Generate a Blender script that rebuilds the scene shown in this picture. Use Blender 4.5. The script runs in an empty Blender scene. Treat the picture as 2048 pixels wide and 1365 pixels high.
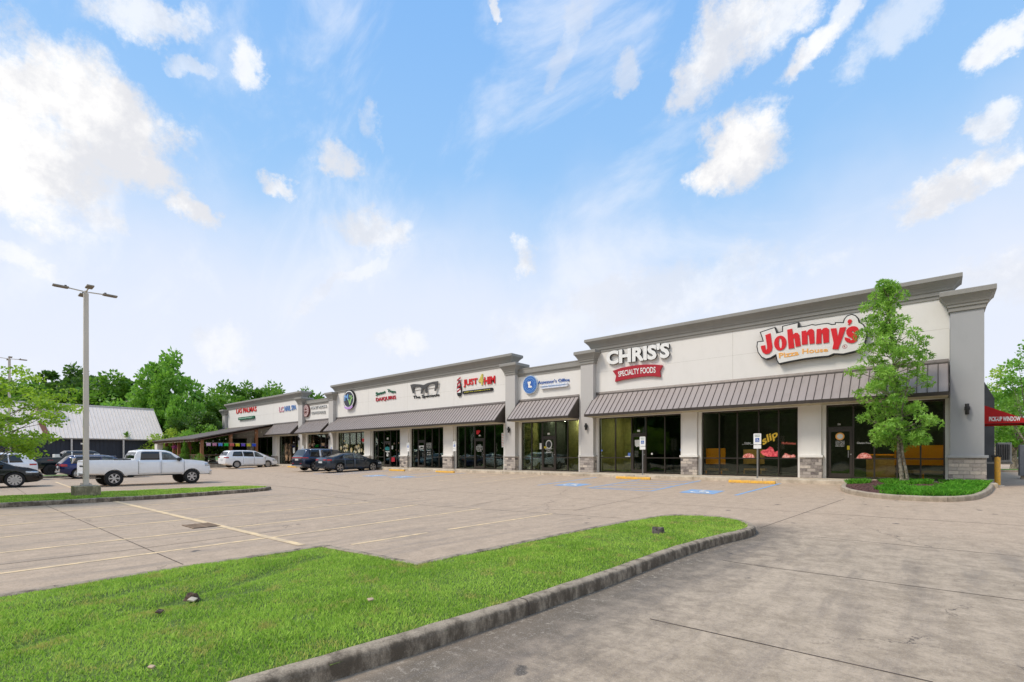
import bpy, math, random
import numpy as np
from mathutils import Vector, Matrix
R_ = math.radians
S = bpy.context.scene
C = S.collection

# ------------------------------------------------------------------ camera
FPX, CXP, HY = 985.0, 1024.0, 911.0           # focal length / principal column / horizon row of the 2048 px photo
ANG = math.atan2(1138, FPX)
FW = (-math.cos(ANG), math.sin(ANG)); RT = (math.sin(ANG), math.cos(ANG))
CY, CZ = -25.2, 1.0
cam = bpy.data.cameras.new('camera'); camo = bpy.data.objects.new('camera', cam); C.objects.link(camo)
camo.location = (0, CY, CZ)
camo.rotation_euler = (R_(90), 0, math.atan2(FW[1], FW[0]) - math.pi/2)
cam.sensor_width = 36; cam.lens = FPX/2048*36; cam.shift_y = (HY-682.5)/2048
cam.clip_end = 6000; cam.clip_start = 0.05
S.camera = camo

# ------------------------------------------------------------------ sun, sky, exposure
SUN_EL, SUN_AZ = R_(52), R_(235)              # azimuth: direction the light comes from, measured from +X
sun = bpy.data.lights.new('sun', 'SUN'); sun.energy = 2.7; sun.angle = R_(16); sun.color = (1.0, .91, .80)
suno = bpy.data.objects.new('sun', sun); C.objects.link(suno)
sd = Vector((math.cos(SUN_AZ)*math.cos(SUN_EL), math.sin(SUN_AZ)*math.cos(SUN_EL), math.sin(SUN_EL)))
suno.rotation_euler = sd.to_track_quat('Z', 'Y').to_euler(); suno.location = (0, 0, 60)
S.view_settings.view_transform = 'Standard'; S.view_settings.look = 'None'
S.view_settings.exposure = 0.12; S.view_settings.gamma = 1; S.view_settings.use_curve_mapping = False
S.render.engine = 'CYCLES'
S.cycles.max_bounces = 8; S.cycles.transparent_max_bounces = 16

class NT:
    """small helper round a node tree"""
    def __init__(s, t): s.t = t; t.nodes.clear()
    def n(s, typ, **kw):
        nd = s.t.nodes.new(typ)
        for k, v in kw.items():
            if k == 'i':
                for a, b in v.items(): s.put(nd.inputs[a], b)
            else: setattr(nd, k, v)
        return nd
    def put(s, sock, v):
        if isinstance(v, bpy.types.NodeSocket): s.t.links.new(v, sock)
        else: sock.default_value = v
    def math(s, op, a, b=0.0, c=0.0, clamp=False):
        nd = s.n('ShaderNodeMath', operation=op, use_clamp=clamp)
        s.put(nd.inputs[0], a); s.put(nd.inputs[1], b); s.put(nd.inputs[2], c); return nd.outputs[0]
    def vm(s, op, a, b=(0, 0, 0)):
        nd = s.n('ShaderNodeVectorMath', operation=op); s.put(nd.inputs[0], a); s.put(nd.inputs[1], b)
        return nd.outputs['Value'] if op in ('DOT_PRODUCT', 'LENGTH') else nd.outputs[0]
    def scale(s, a, f):
        nd = s.n('ShaderNodeVectorMath', operation='SCALE'); s.put(nd.inputs[0], a); s.put(nd.inputs['Scale'], f); return nd.outputs[0]
    def mix(s, f, a, b, mode='MIX'):
        nd = s.n('ShaderNodeMix', data_type='RGBA', blend_type=mode); s.put(nd.inputs[0], f); s.put(nd.inputs[6], a); s.put(nd.inputs[7], b)
        return nd.outputs[2]
    def noise(s, vec, scale, detail=3, rough=.5, dist=0.0, out=0):
        nd = s.n('ShaderNodeTexNoise'); s.put(nd.inputs['Vector'], vec)
        nd.inputs['Scale'].default_value = scale; nd.inputs['Detail'].default_value = detail
        nd.inputs['Roughness'].default_value = rough; nd.inputs['Distortion'].default_value = dist
        return nd.outputs[out]
    def ramp(s, v, a, b, lo=0.0, hi=1.0, smooth=True):
        nd = s.n('ShaderNodeMapRange', interpolation_type='SMOOTHSTEP' if smooth else 'LINEAR')
        s.put(nd.inputs[0], v); s.put(nd.inputs[1], a); s.put(nd.inputs[2], b); s.put(nd.inputs[3], lo); s.put(nd.inputs[4], hi)
        return nd.outputs[0]

def c4(c): return (c[0], c[1], c[2], 1)
def srgb(r, g, b):
    f = lambda v: (v/255/12.92) if v/255 <= .04045 else ((v/255+.055)/1.055)**2.4
    return (f(r), f(g), f(b))
def pdir(px, py):
    u = (px-CXP)/FPX; v = (HY-py)/FPX
    return Vector((FW[0]+u*RT[0], FW[1]+u*RT[1], v)).normalized()

W = bpy.data.worlds.new("World"); S.world = W; W.use_nodes = True
def make_world():
    N = NT(W.node_tree)
    tc = N.n('ShaderNodeTexCoord').outputs['Generated']
    sky = N.n('ShaderNodeTexSky', sky_type='NISHITA', sun_disc=False, sun_elevation=SUN_EL, sun_rotation=math.pi/2-SUN_AZ,
              air_density=1.0, dust_density=1.2, ozone_density=1.6).outputs[0]
    z = N.n('ShaderNodeSeparateXYZ', i={0: tc}).outputs[2]
    # thin high haze that whitens the sky and is thickest at the horizon
    n0 = N.noise(tc, 2.3, 5, .55)
    zz = N.math('ADD', z, N.math('MULTIPLY', N.math('SUBTRACT', n0, .5), .35))
    veil = N.ramp(zz, .54, .25, 0.0, 1.0)
    zen = N.ramp(z, .3, .85)
    blue = N.mix(zen, (3.7, 6.3, 9.6, 1), (2.1, 4.7, 9.2, 1))
    base = N.mix(.88, sky, blue)
    vcol = N.mix(N.ramp(z, 0.05, .45), (8.0, 8.3, 9.2, 1), (7.1, 7.8, 9.3, 1))
    col = N.mix(N.math('MULTIPLY', veil, .95), base, vcol)
    # thin torn cirrus
    cm = N.n('ShaderNodeMapping', i={0: tc}); cm.inputs['Rotation'].default_value = (.3, .5, .9); cm.inputs['Scale'].default_value = (.7, 2.6, 1.6)
    cir = N.ramp(N.noise(cm.outputs[0], 2.6, 10, .62, .5), .48, .74)
    col = N.mix(N.math('MULTIPLY', cir, .55), col, (8.6, 8.9, 9.6, 1))
    # clouds: noise-broken ellipses that hang in fixed directions of the sky
    nz = N.noise(tc, 8.0, 10, .66, 0.0, 1); nf = N.noise(tc, 22, 6, .65, 0.0, 1)
    p = N.vm('ADD', N.vm('ADD', tc, N.scale(N.vm('SUBTRACT', nz, (.5, .5, .5)), .12)), N.scale(N.vm('SUBTRACT', nf, (.5, .5, .5)), .02))
    brk = N.math('MULTIPLY', N.math('SUBTRACT', N.noise(tc, 9, 12, .7), .5), 4.6)
    blobs = [(40,310,190,120,0,1),(190,215,150,105,15,1),(100,210,110,75,0,1),(262,322,88,62,0,1),(20,395,80,50,0,.95),
             (215,440,55,50,0,.72),(385,424,44,27,5,.95),(300,30,120,55,-20,.75),(490,115,36,55,20,.8),(370,130,40,22,0,.5),
             (672,322,52,40,0,.85),(745,250,28,45,20,.5),(555,367,30,24,0,.85),(755,455,85,38,0,.75),(1045,512,30,34,0,.8),(990,5,15,20,0,.8),
             (1470,70,150,75,-35,.9),(1560,20,120,60,-25,.8),(1400,150,70,40,-40,.8),(1640,95,105,30,-40,.9),(1700,20,60,40,-30,.7),
             (1480,305,105,62,-30,1),(1430,350,60,40,-20,1),(1800,60,110,50,-20,.5),(1985,70,85,36,-40,.85),(1970,250,60,32,-35,.75),(1900,370,150,36,-28,.95),
             (2000,330,60,30,-30,.9),(1250,140,26,36,30,.5),(455,680,60,45,0,.5),(790,680,60,30,0,.5),(20,510,60,32,0,.6),(700,560,140,14,-35,.35),
             (1160,40,130,24,-45,.3),(2010,560,150,60,-10,.55),(1300,590,320,50,-8,.4),
             (-250,250,220,150,0,.9),(-500,500,200,120,0,.8),(2350,200,200,120,-30,.8),(2700,500,300,140,0,.8),(800,-500,300,160,0,.8),(1700,-700,350,200,0,.7)]
    acc = None
    for (x, y, rx, ry, a, st) in blobs:
        cdir = pdir(x, y); ca, sa = math.cos(R_(a)), math.sin(R_(a))
        va = (pdir(x+rx*ca, y+rx*sa)-cdir); vb = (pdir(x-ry*sa, y+ry*ca)-cdir)
        A = va/va.length_squared; B = vb/vb.length_squared
        qa = N.math('SUBTRACT', N.vm('DOT_PRODUCT', p, tuple(A)), cdir.dot(A))
        qb = N.math('SUBTRACT', N.vm('DOT_PRODUCT', p, tuple(B)), cdir.dot(B))
        q = N.math('ADD', N.math('MULTIPLY', qa, qa), N.math('MULTIPLY', qb, qb))
        m = N.ramp(N.math('ADD', q if st < 1 else N.math('SUBTRACT', N.math('MULTIPLY', q, .95), .15), brk), 1.42, .05, 0, st)
        acc = m if acc is None else N.math('MAXIMUM', acc, m)
    # scattered cloud behind the camera and overhead, thickened to whiten the facade light
    back = N.ramp(N.noise(tc, 2.1, 7, .6), .40, .58)
    bk = N.ramp(N.vm('DOT_PRODUCT', tc, (FW[0], FW[1], 0)), .05, -.3)
    acc = N.math('MAXIMUM', acc, N.math('MULTIPLY', back, N.math('MULTIPLY', bk, .9)))
    shade = N.ramp(N.noise(N.vm('ADD', tc, (0, 0, .05)), 5.5, 8, .65), .42, .58)
    ccol = N.mix(shade, (7.4, 7.5, 7.9, 1), (9.8, 9.7, 9.6, 1))
    col = N.mix(acc, col, ccol)
    bg = N.n('ShaderNodeBackground', i={0: col, 1: .1})
    out = N.n('ShaderNodeOutputWorld', i={0: bg.outputs[0]})
make_world()

# ------------------------------------------------------------------ measuring helpers (photo pixel -> point on a plane of the place)
def fx(px, py, y0=0.0):
    u = (px-CXP)/FPX; dx, dy = FW[0]+u*RT[0], FW[1]+u*RT[1]; t = (y0-CY)/dy
    return (t*dx, CZ-(py-HY)*t/FPX)
def gz(y):
    if y < -14: return -.6
    return min(-.15, -.6+(y+14)*.45/12)
def gr(px, py, z=None):
    u = (px-CXP)/FPX; dx, dy = FW[0]+u*RT[0], FW[1]+u*RT[1]; zz = -.6
    for i in range(60):
        t = (CZ-(zz if z is None else z))*FPX/(py-HY); zz = .5*zz+.5*gz(CY+t*dy)
    return (t*dx, CY+t*dy)

# ------------------------------------------------------------------ object helpers
ORI = {}
def tag(o, label, cat, group=None):
    o['label'] = label; o['category'] = cat
    if group: o['group'] = group
    return o
def thing(name, label, cat, loc=(0, 0, 0), rz=0, group=None):
    o = bpy.data.objects.new(name, None); C.objects.link(o); o.location = loc; o.rotation_euler = (0, 0, rz)
    o.empty_display_size = .3; ORI[o.name] = Vector(loc)
    return tag(o, label, cat, group)
def local(name, label, cat, loc=(0, 0, 0), rz=0, group=None):
    o = thing(name, label, cat, loc, rz, group); ORI[o.name] = Vector((0, 0, 0)); return o
def link(name, me, mat, parent=None, kind=None, ori=None):
    o = bpy.data.objects.new(name, me); C.objects.link(o)
    if mat: me.materials.clear(); me.materials.append(mat)
    if parent is not None: o.parent = parent; ORI[o.name] = ORI[parent.name]
    else: ORI[o.name] = Vector(ori) if ori else Vector((0, 0, 0)); o.location = ORI[o.name]
    if kind: o['kind'] = kind
    return o
class MB:
    def __init__(s): s.v = []; s.f = []
    def add(s, vs, fs):
        b = len(s.v); s.v += [tuple(v) for v in vs]; s.f += [tuple(b+i for i in f) for f in fs]; return s
    def box(s, x0, x1, y0, y1, z0, z1):
        return s.add([(x0,y0,z0),(x1,y0,z0),(x1,y1,z0),(x0,y1,z0),(x0,y0,z1),(x1,y0,z1),(x1,y1,z1),(x0,y1,z1)],
                     [(0,3,2,1),(4,5,6,7),(0,1,5,4),(1,2,6,5),(2,3,7,6),(3,0,4,7)])
    def obox(s, c, sx, sy, sz, rz=0, rx=0):
        M = Matrix.Translation(c) @ Matrix.Rotation(rz, 4, 'Z') @ Matrix.Rotation(rx, 4, 'X')
        vs = [M @ Vector((a*sx/2, b*sy/2, d*sz/2)) for d in (-1, 1) for a, b in ((-1,-1),(1,-1),(1,1),(-1,1))]
        return s.add(vs, [(0,3,2,1),(4,5,6,7),(0,1,5,4),(1,2,6,5),(2,3,7,6),(3,0,4,7)])
    def tube(s, p0, p1, r0, r1=None, n=10, caps=True):
        r1 = r0 if r1 is None else r1; p0 = Vector(p0); p1 = Vector(p1); d = (p1-p0).normalized()
        a = d.orthogonal().normalized(); b = d.cross(a); vs = []
        for p, r in ((p0, r0), (p1, r1)):
            for k in range(n):
                t = 2*math.pi*k/n; vs.append(p+(a*math.cos(t)+b*math.sin(t))*r)
        fs = [(k, (k+1) % n, n+(k+1) % n, n+k) for k in range(n)]
        if caps: fs += [tuple(range(n-1, -1, -1)), tuple(range(n, 2*n))]
        return s.add(vs, fs)
    def lathe(s, prof, n=24, axis='Z', c=(0, 0, 0)):
        vs = []; c = Vector(c)
        for (r, h) in prof:
            for k in range(n):
                t = 2*math.pi*k/n; a, b = r*math.cos(t), r*math.sin(t)
                vs.append(c+Vector((a, b, h) if axis == 'Z' else (a, h, b)))
        fs = []
        for i in range(len(prof)-1):
            for k in range(n): fs.append((i*n+k, i*n+(k+1) % n, (i+1)*n+(k+1) % n, (i+1)*n+k))
        return s.add(vs, fs)
    def sweep(s, x0, x1, y0, y1, prof, cap=True):
        vs = []
        for (o, z) in prof: vs += [(x0-o,y0-o,z),(x1+o,y0-o,z),(x1+o,y1+o,z),(x0-o,y1+o,z)]
        fs = []; n = len(prof)
        for i in range(n-1):
            for k in range(4): fs.append((i*4+k, i*4+(k+1) % 4, (i+1)*4+(k+1) % 4, (i+1)*4+k))
        if cap: fs += [(3, 2, 1, 0), tuple((n-1)*4+k for k in range(4))]
        return s.add(vs, fs)
    def prism_y(s, pts, y0, y1):
        """outline in x,z extruded from y1 (back) to y0 (front)"""
        n = len(pts); vs = [(x, y0, z) for x, z in pts]+[(x, y1, z) for x, z in pts]
        return s.add(vs, [tuple(range(n)), tuple(range(2*n-1, n-1, -1))]+[(k, n+k, n+(k+1) % n, (k+1) % n) for k in range(n)])
    def prism_x(s, pts, x0, x1):
        n = len(pts); vs = [(x0, y, z) for y, z in pts]+[(x1, y, z) for y, z in pts]
        return s.add(vs, [tuple(range(n)), tuple(range(2*n-1, n-1, -1))]+[(k, n+k, n+(k+1) % n, (k+1) % n) for k in range(n)])
    def prism_z(s, pts, z0, z1):
        n = len(pts); vs = [(x, y, z0) for x, y in pts]+[(x, y, z1) for x, y in pts]
        return s.add(vs, [tuple(range(n-1, -1, -1)), tuple(range(n, 2*n))]+[(k, (k+1) % n, n+(k+1) % n, n+k) for k in range(n)])
    def grid(s, fn, nu, nv):
        vs = [fn(i/nu, j/nv) for j in range(nv+1) for i in range(nu+1)]
        return s.add(vs, [(j*(nu+1)+i, j*(nu+1)+i+1, (j+1)*(nu+1)+i+1, (j+1)*(nu+1)+i) for j in range(nv) for i in range(nu)])
    def mesh(s, name, ori=(0, 0, 0), smooth=False, fix=True, angle=35):
        me = bpy.data.meshes.new(name); o = Vector(ori)
        me.from_pydata([(v[0]-o.x, v[1]-o.y, v[2]-o.z) for v in s.v], [], s.f); me.update()
        if fix:
            import bmesh
            bm = bmesh.new(); bm.from_mesh(me); bmesh.ops.recalc_face_normals(bm, faces=bm.faces); bm.to_mesh(me); bm.free()
        if smooth:
            me.polygons.foreach_set('use_smooth', [True]*len(me.polygons)); me.set_sharp_from_angle(angle=R_(angle))
        return me
    def build(s, name, mat, parent=None, kind=None, smooth=False, ori=None, fix=True, angle=35, bevel=0):
        o = ORI[parent.name] if parent is not None else (ori or (0, 0, 0))
        ob = link(name, s.mesh(name, o, smooth, fix, angle), mat, parent, kind, ori)
        if bevel:
            m = ob.modifiers.new('bevel', 'BEVEL'); m.width = bevel; m.segments = 2; m.limit_method = 'ANGLE'
        return ob
def np_mesh(name, V, Fq, tri=False):
    """V (n,3) float, Fq (m,k) int"""
    me = bpy.data.meshes.new(name); V = np.ascontiguousarray(V, dtype=np.float32); Fq = np.ascontiguousarray(Fq, dtype=np.int32)
    m, k = Fq.shape
    me.vertices.add(len(V)); me.vertices.foreach_set('co', V.ravel())
    me.loops.add(m*k); me.loops.foreach_set('vertex_index', Fq.ravel())
    me.polygons.add(m); me.polygons.foreach_set('loop_start', np.arange(0, m*k, k, dtype=np.int32))
    me.polygons.foreach_set('loop_total', np.full(m, k, dtype=np.int32))
    me.update(calc_edges=True); return me

def text_mb(body, bold=.0, res=3, space=1.0, shear=0):
    cu = bpy.data.curves.new('t', 'FONT'); cu.body = body; cu.size = 1; cu.offset = bold; cu.resolution_u = res
    cu.space_character = space; cu.shear = shear
    o = bpy.data.objects.new('t', cu); C.objects.link(o); bpy.context.view_layer.update()
    me = bpy.data.meshes.new_from_object(o.evaluated_get(bpy.context.evaluated_depsgraph_get()))
    vs = [(v.co.x, v.co.y) for v in me.vertices]; fs = [tuple(p.vertices) for p in me.polygons]
    bpy.data.objects.remove(o); bpy.data.curves.remove(cu); bpy.data.meshes.remove(me)
    x0 = min(v[0] for v in vs); x1 = max(v[0] for v in vs); y0 = min(v[1] for v in vs); y1 = max(v[1] for v in vs)
    return [((x-x0)/(x1-x0), (y-y0)/(y1-y0)) for x, y in vs], fs
def letters(mb, body, quad, place, thick=.0, bold=.0, bulge=0.0, shear=0, space=1.0):
    """lettering fitted into a 4-corner area; quad = TL,TR,BR,BL as (a,b); place((a,b), d) -> 3D with d = stand-off"""
    vs, fs = text_mb(body, bold, 3, space, shear)
    TL, TR, BR, BL = [Vector(q) for q in quad]
    def at(u, v):
        p = (TL*(1-u)+TR*u)*v+(BL*(1-u)+BR*u)*(1-v)
        return Vector((p.x, p.y+bulge*4*u*(1-u)))
    pts = [at(u, v) for u, v in vs]; n = len(pts)
    if thick <= 0: mb.add([place(p, .0) for p in pts], fs); return mb
    V = [place(p, thick) for p in pts]+[place(p, 0) for p in pts]
    cnt = {}
    for f in fs:
        for k in range(len(f)):
            e = (f[k], f[(k+1) % len(f)]); cnt[tuple(sorted(e))] = cnt.get(tuple(sorted(e)), [])+[e]
    F = [tuple(f) for f in fs]
    for k, es in cnt.items():
        if len(es) == 1: a, b = es[0]; F.append((b, a, n+a, n+b))
    mb.add(V, F); return mb
# ------------------------------------------------------------------ materials
MATS = {}
def pmat(name, col, rough=.6, metal=0, var=.12, scale=6, bump=0.0, bscale=60, coat=0, spec=.5, col2=None, detail=4, rand=0):
    if name in MATS: return MATS[name]
    m = bpy.data.materials.new(name); m.use_nodes = True; N = NT(m.node_tree)
    tc = N.n('ShaderNodeTexCoord').outputs['Object']
    ns = N.noise(tc, scale, detail, .6)
    d = col2 or tuple(c*(1-var*1.6) for c in col)
    u = tuple(min(1, c*(1+var*.5)) for c in col)
    base = N.mix(N.ramp(ns, .35, .68), c4(d), c4(u))
    pr = N.n('ShaderNodeBsdfPrincipled', i={'Base Color': base, 'Metallic': metal, 'Roughness': rough, 'Coat Weight': coat, 'Specular IOR Level': spec})
    pr.inputs['Coat Roughness'].default_value = .04
    if bump:
        b = N.n('ShaderNodeBump', i={'Height': N.noise(tc, bscale, 3, .6), 'Strength': bump, 'Distance': .02}); N.put(pr.inputs['Normal'], b.outputs[0])
    N.n('ShaderNodeOutputMaterial', i={0: pr.outputs[0]}); MATS[name] = m; return m
def leafmat(name, c1, c2, trans=.35):
    m = bpy.data.materials.new(name); m.use_nodes = True; N = NT(m.node_tree)
    tc = N.n('ShaderNodeTexCoord').outputs['Object']
    geo = N.n('ShaderNodeNewGeometry')
    f = N.math('ADD', N.math('MULTIPLY', geo.outputs['Random Per Island'], .6), N.math('MULTIPLY', N.ramp(N.noise(tc, .9, 2), .35, .65), .4))
    col = N.mix(f, c4(c1), c4(c2))
    pr = N.n('ShaderNodeBsdfPrincipled', i={'Base Color': col, 'Roughness': .5, 'Specular IOR Level': .35})
    tr = N.n('ShaderNodeBsdfTranslucent', i={0: N.mix(.5, col, (c2[0]*1.6, c2[1]*1.7, c2[2], 1))})
    mx = N.n('ShaderNodeMixShader', i={0: trans, 1: pr.outputs[0], 2: tr.outputs[0]})
    N.n('ShaderNodeOutputMaterial', i={0: mx.outputs[0]}); MATS[name] = m; return m
def glassmat(name, tint=.42, refl=1.0, green=1.0):
    m = bpy.data.materials.new(name); m.use_nodes = True; N = NT(m.node_tree)
    fr = N.n('ShaderNodeFresnel', i={0: 1.6}).outputs[0]
    tc = N.n('ShaderNodeTexCoord').outputs['Object']
    b = N.n('ShaderNodeBump', i={'Height': N.noise(tc, .9, 1), 'Strength': .02, 'Distance': .3})
    gl = N.n('ShaderNodeBsdfGlossy', i={'Color': (.75, .8, .78, 1), 'Roughness': .012, 'Normal': b.outputs[0]})
    tr = N.n('ShaderNodeBsdfTransparent', i={0: (tint*.93, tint*green, tint*.9, 1)})
    mx = N.n('ShaderNodeMixShader', i={0: N.math('MULTIPLY', fr, refl), 1: tr.outputs[0], 2: gl.outputs[0]})
    N.n('ShaderNodeOutputMaterial', i={0: mx.outputs[0]}); MATS[name] = m; return m

def lotmat():
    m = bpy.data.materials.new('lot_concrete'); m.use_nodes = True; N = NT(m.node_tree)
    tc = N.n('ShaderNodeTexCoord').outputs['Object']
    sx = N.n('ShaderNodeSeparateXYZ', i={0: tc}); x, y = sx.outputs[0], sx.outputs[1]
    big = N.noise(tc, .35, 5, .6, .6); med = N.noise(tc, 3.4, 10, .74, .2); fine = N.noise(tc, 26, 6, .75); grit = N.noise(tc, 85, 3, .7)
    st = N.n('ShaderNodeMapping', i={0: tc}); st.inputs['Scale'].default_value = (1.6, .22, 1)
    streak = N.noise(st.outputs[0], 1.8, 9, .72)
    tan = N.mix(N.ramp(med, .36, .66), c4(srgb(178, 156, 132)), c4(srgb(192, 169, 144)))
    gry = N.mix(N.ramp(N.math('ADD', N.math('MULTIPLY', med, .7), N.math('MULTIPLY', big, .3)), .36, .62), c4(srgb(146, 130, 109)), c4(srgb(188, 169, 145)))
    wx = N.math('ADD', x, N.math('MULTIPLY', N.math('SUBTRACT', big, .5), 5))
    side = N.math('MULTIPLY', N.ramp(wx, -4.0, -2.2), N.ramp(N.math('ADD', y, N.math('MULTIPLY', big, 5)), -7.5, -13.5))
    col = N.mix(N.math('MULTIPLY', side, .9), tan, gry)
    # tyre-dark film in the stalls and lanes
    film = N.math('MULTIPLY', N.ramp(streak, .44, .68), N.ramp(N.math('ADD', y, N.math('MULTIPLY', big, 3)), -10.5, -14.5, .14, .45))
    col = N.mix(film, col, c4(srgb(120, 104, 88)))
    # mildew band by the near kerb, broken by pale scuffs
    kd = N.math('SUBTRACT', x, -3.0); kd = N.math('ADD', kd, N.math('MULTIPLY', N.math('SUBTRACT', med, .5), 1.3))
    band = N.math('MULTIPLY', N.math('MULTIPLY', N.ramp(kd, 1.25, .1), N.ramp(y, -12.6, -13.6)), N.ramp(x, -3.4, -3.0))
    bandc = N.mix(N.ramp(N.noise(tc, 13, 8, .8), .55, .60), c4(srgb(76, 70, 60)), c4(srgb(164, 154, 138)))
    bandc = N.mix(N.ramp(kd, .15, .5, 0, .75), bandc, c4(srgb(80, 75, 69)))
    col = N.mix(N.math('MULTIPLY', band, .72), col, bandc)
    # small oil spots
    vo = N.n('ShaderNodeTexVoronoi', i={'Vector': N.vm('ADD', tc, N.scale(N.noise(tc, 6, 3, .6, 0, 1), .25)), 'Scale': 1.1, 'Randomness': 1.0})
    spot = N.ramp(vo.outputs['Distance'], .10, .05)
    spot = N.math('MULTIPLY', spot, N.ramp(N.noise(tc, 1.3, 2), .47, .53))
    col = N.mix(N.math('MULTIPLY', spot, .75), col, c4(srgb(62, 60, 58)))
    # specks
    col = N.mix(N.math('MULTIPLY', N.ramp(fine, .45, .7), .42), col, c4(srgb(105, 95, 86)))
    col = N.mix(N.math('MULTIPLY', N.ramp(grit, .54, .66), .32), col, c4(srgb(215, 205, 192)))
    # hairline cracks
    v2 = N.n('ShaderNodeTexVoronoi', feature='DISTANCE_TO_EDGE', i={'Vector': N.vm('ADD', tc, N.scale(N.noise(tc, 1.5, 5, .7, 0, 1), .9)), 'Scale': .13})
    crack = N.math('MULTIPLY', N.ramp(v2.outputs['Distance'], .0016, .0006), N.ramp(N.noise(tc, .5, 2), .52, .58))
    col = N.mix(N.math('MULTIPLY', crack, .7), col, c4(srgb(75, 68, 62)))
    hgt = N.math('ADD', N.math('MULTIPLY', fine, .6), N.math('MULTIPLY', grit, .5))
    b = N.n('ShaderNodeBump', i={'Height': hgt, 'Strength': .35, 'Distance': .004})
    pr = N.n('ShaderNodeBsdfPrincipled', i={'Base Color': col, 'Roughness': N.ramp(film, 0, .4, .9, .62), 'Normal': b.outputs[0], 'Specular IOR Level': .3})
    N.n('ShaderNodeOutputMaterial', i={0: pr.outputs[0]}); return m
def kerbmat(name, light, dark, amt):
    m = bpy.data.materials.new(name); m.use_nodes = True; N = NT(m.node_tree)
    tc = N.n('ShaderNodeTexCoord').outputs['Object']; geo = N.n('ShaderNodeNewGeometry')
    nz = N.n('ShaderNodeSeparateXYZ', i={0: geo.outputs['Normal']}).outputs[2]
    mp = N.n('ShaderNodeMapping', i={0: tc}); mp.inputs['Scale'].default_value = (2.0, 2.0, 1.0)
    n1 = N.noise(mp.outputs[0], 3.0, 9, .72); fine = N.noise(tc, 90, 4, .7)
    col = N.mix(N.ramp(fine, .4, .65), c4(tuple(c*.72 for c in light)), c4(light))
    side = N.ramp(nz, .92, .5)                       # the weathered face below the worn top edge
    f = N.math('MULTIPLY', N.ramp(N.math('ADD', n1, N.math('MULTIPLY', side, .10)), .42, .68), amt)
    col = N.mix(f, col, c4(dark))
    col = N.mix(N.math('MULTIPLY', N.ramp(fine, .64, .72), .55), col, c4(tuple(min(1, c*1.25) for c in light)))
    b = N.n('ShaderNodeBump', i={'Height': N.math('ADD', fine, n1), 'Strength': .7, 'Distance': .006})
    pr = N.n('ShaderNodeBsdfPrincipled', i={'Base Color': col, 'Roughness': .9, 'Normal': b.outputs[0], 'Specular IOR Level': .25})
    N.n('ShaderNodeOutputMaterial', i={0: pr.outputs[0]}); MATS[name] = m; return m
def stonemat():
    m = bpy.data.materials.new('stacked_stone'); m.use_nodes = True; N = NT(m.node_tree)
    tc = N.n('ShaderNodeTexCoord').outputs['Object']
    s = N.n('ShaderNodeSeparateXYZ', i={0: tc})
    v = N.n('ShaderNodeCombineXYZ', i={0: N.math('ADD', s.outputs[0], N.math('MULTIPLY', s.outputs[1], 1.0)), 1: s.outputs[2], 2: 0.0}).outputs[0]
    br = N.n('ShaderNodeTexBrick', i={'Vector': v, 'Color1': (0, 0, 0, 1), 'Color2': (1, 1, 1, 1), 'Mortar': (.5, .5, .5, 1), 'Scale': 1.0, 'Mortar Size': .009,
             'Brick Width': .30, 'Row Height': .14, 'Bias': 0.0})
    br.offset = .43; br.squash = 1.4; br.squash_frequency = 3
    n1 = N.noise(tc, 14, 5, .7)
    rnd = N.math('ADD', N.math('MULTIPLY', br.outputs['Color'], .6), N.math('MULTIPLY', n1, .5))
    col = N.mix(N.ramp(rnd, .2, .55), c4(srgb(104, 96, 94)), c4(srgb(176, 166, 158)))
    col = N.mix(N.ramp(rnd, .62, .85), col, c4(srgb(206, 194, 180)))
    col = N.mix(br.outputs['Fac'], col, c4(srgb(150, 143, 134)))
    h = N.math('ADD', N.math('MULTIPLY', N.math('SUBTRACT', 1.0, br.outputs['Fac']), 1.0), N.math('MULTIPLY', n1, .9))
    b = N.n('ShaderNodeBump', i={'Height': h, 'Strength': .9, 'Distance': .03})
    pr = N.n('ShaderNodeBsdfPrincipled', i={'Base Color': col, 'Roughness': .9, 'Normal': b.outputs[0]})
    N.n('ShaderNodeOutputMaterial', i={0: pr.outputs[0]}); MATS['stone'] = m; return m
def soilmat(name, a, b_, sc):
    m = bpy.data.materials.new(name); m.use_nodes = True; N = NT(m.node_tree)
    tc = N.n('ShaderNodeTexCoord').outputs['Object']
    v = N.n('ShaderNodeTexVoronoi', i={'Vector': tc, 'Scale': sc})
    n1 = N.noise(tc, 1.7, 5, .6)
    f = N.math('MULTIPLY', N.n('ShaderNodeSeparateColor', i={0: v.outputs['Color']}).outputs[0], N.ramp(n1, .2, .8, .5, 1.1))
    col = N.mix(f, c4(a), c4(b_))
    b = N.n('ShaderNodeBump', i={'Height': v.outputs['Distance'], 'Strength': .8, 'Distance': .02})
    pr = N.n('ShaderNodeBsdfPrincipled', i={'Base Color': col, 'Roughness': .9, 'Normal': b.outputs[0]})
    N.n('ShaderNodeOutputMaterial', i={0: pr.outputs[0]}); MATS[name] = m; return m
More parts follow.
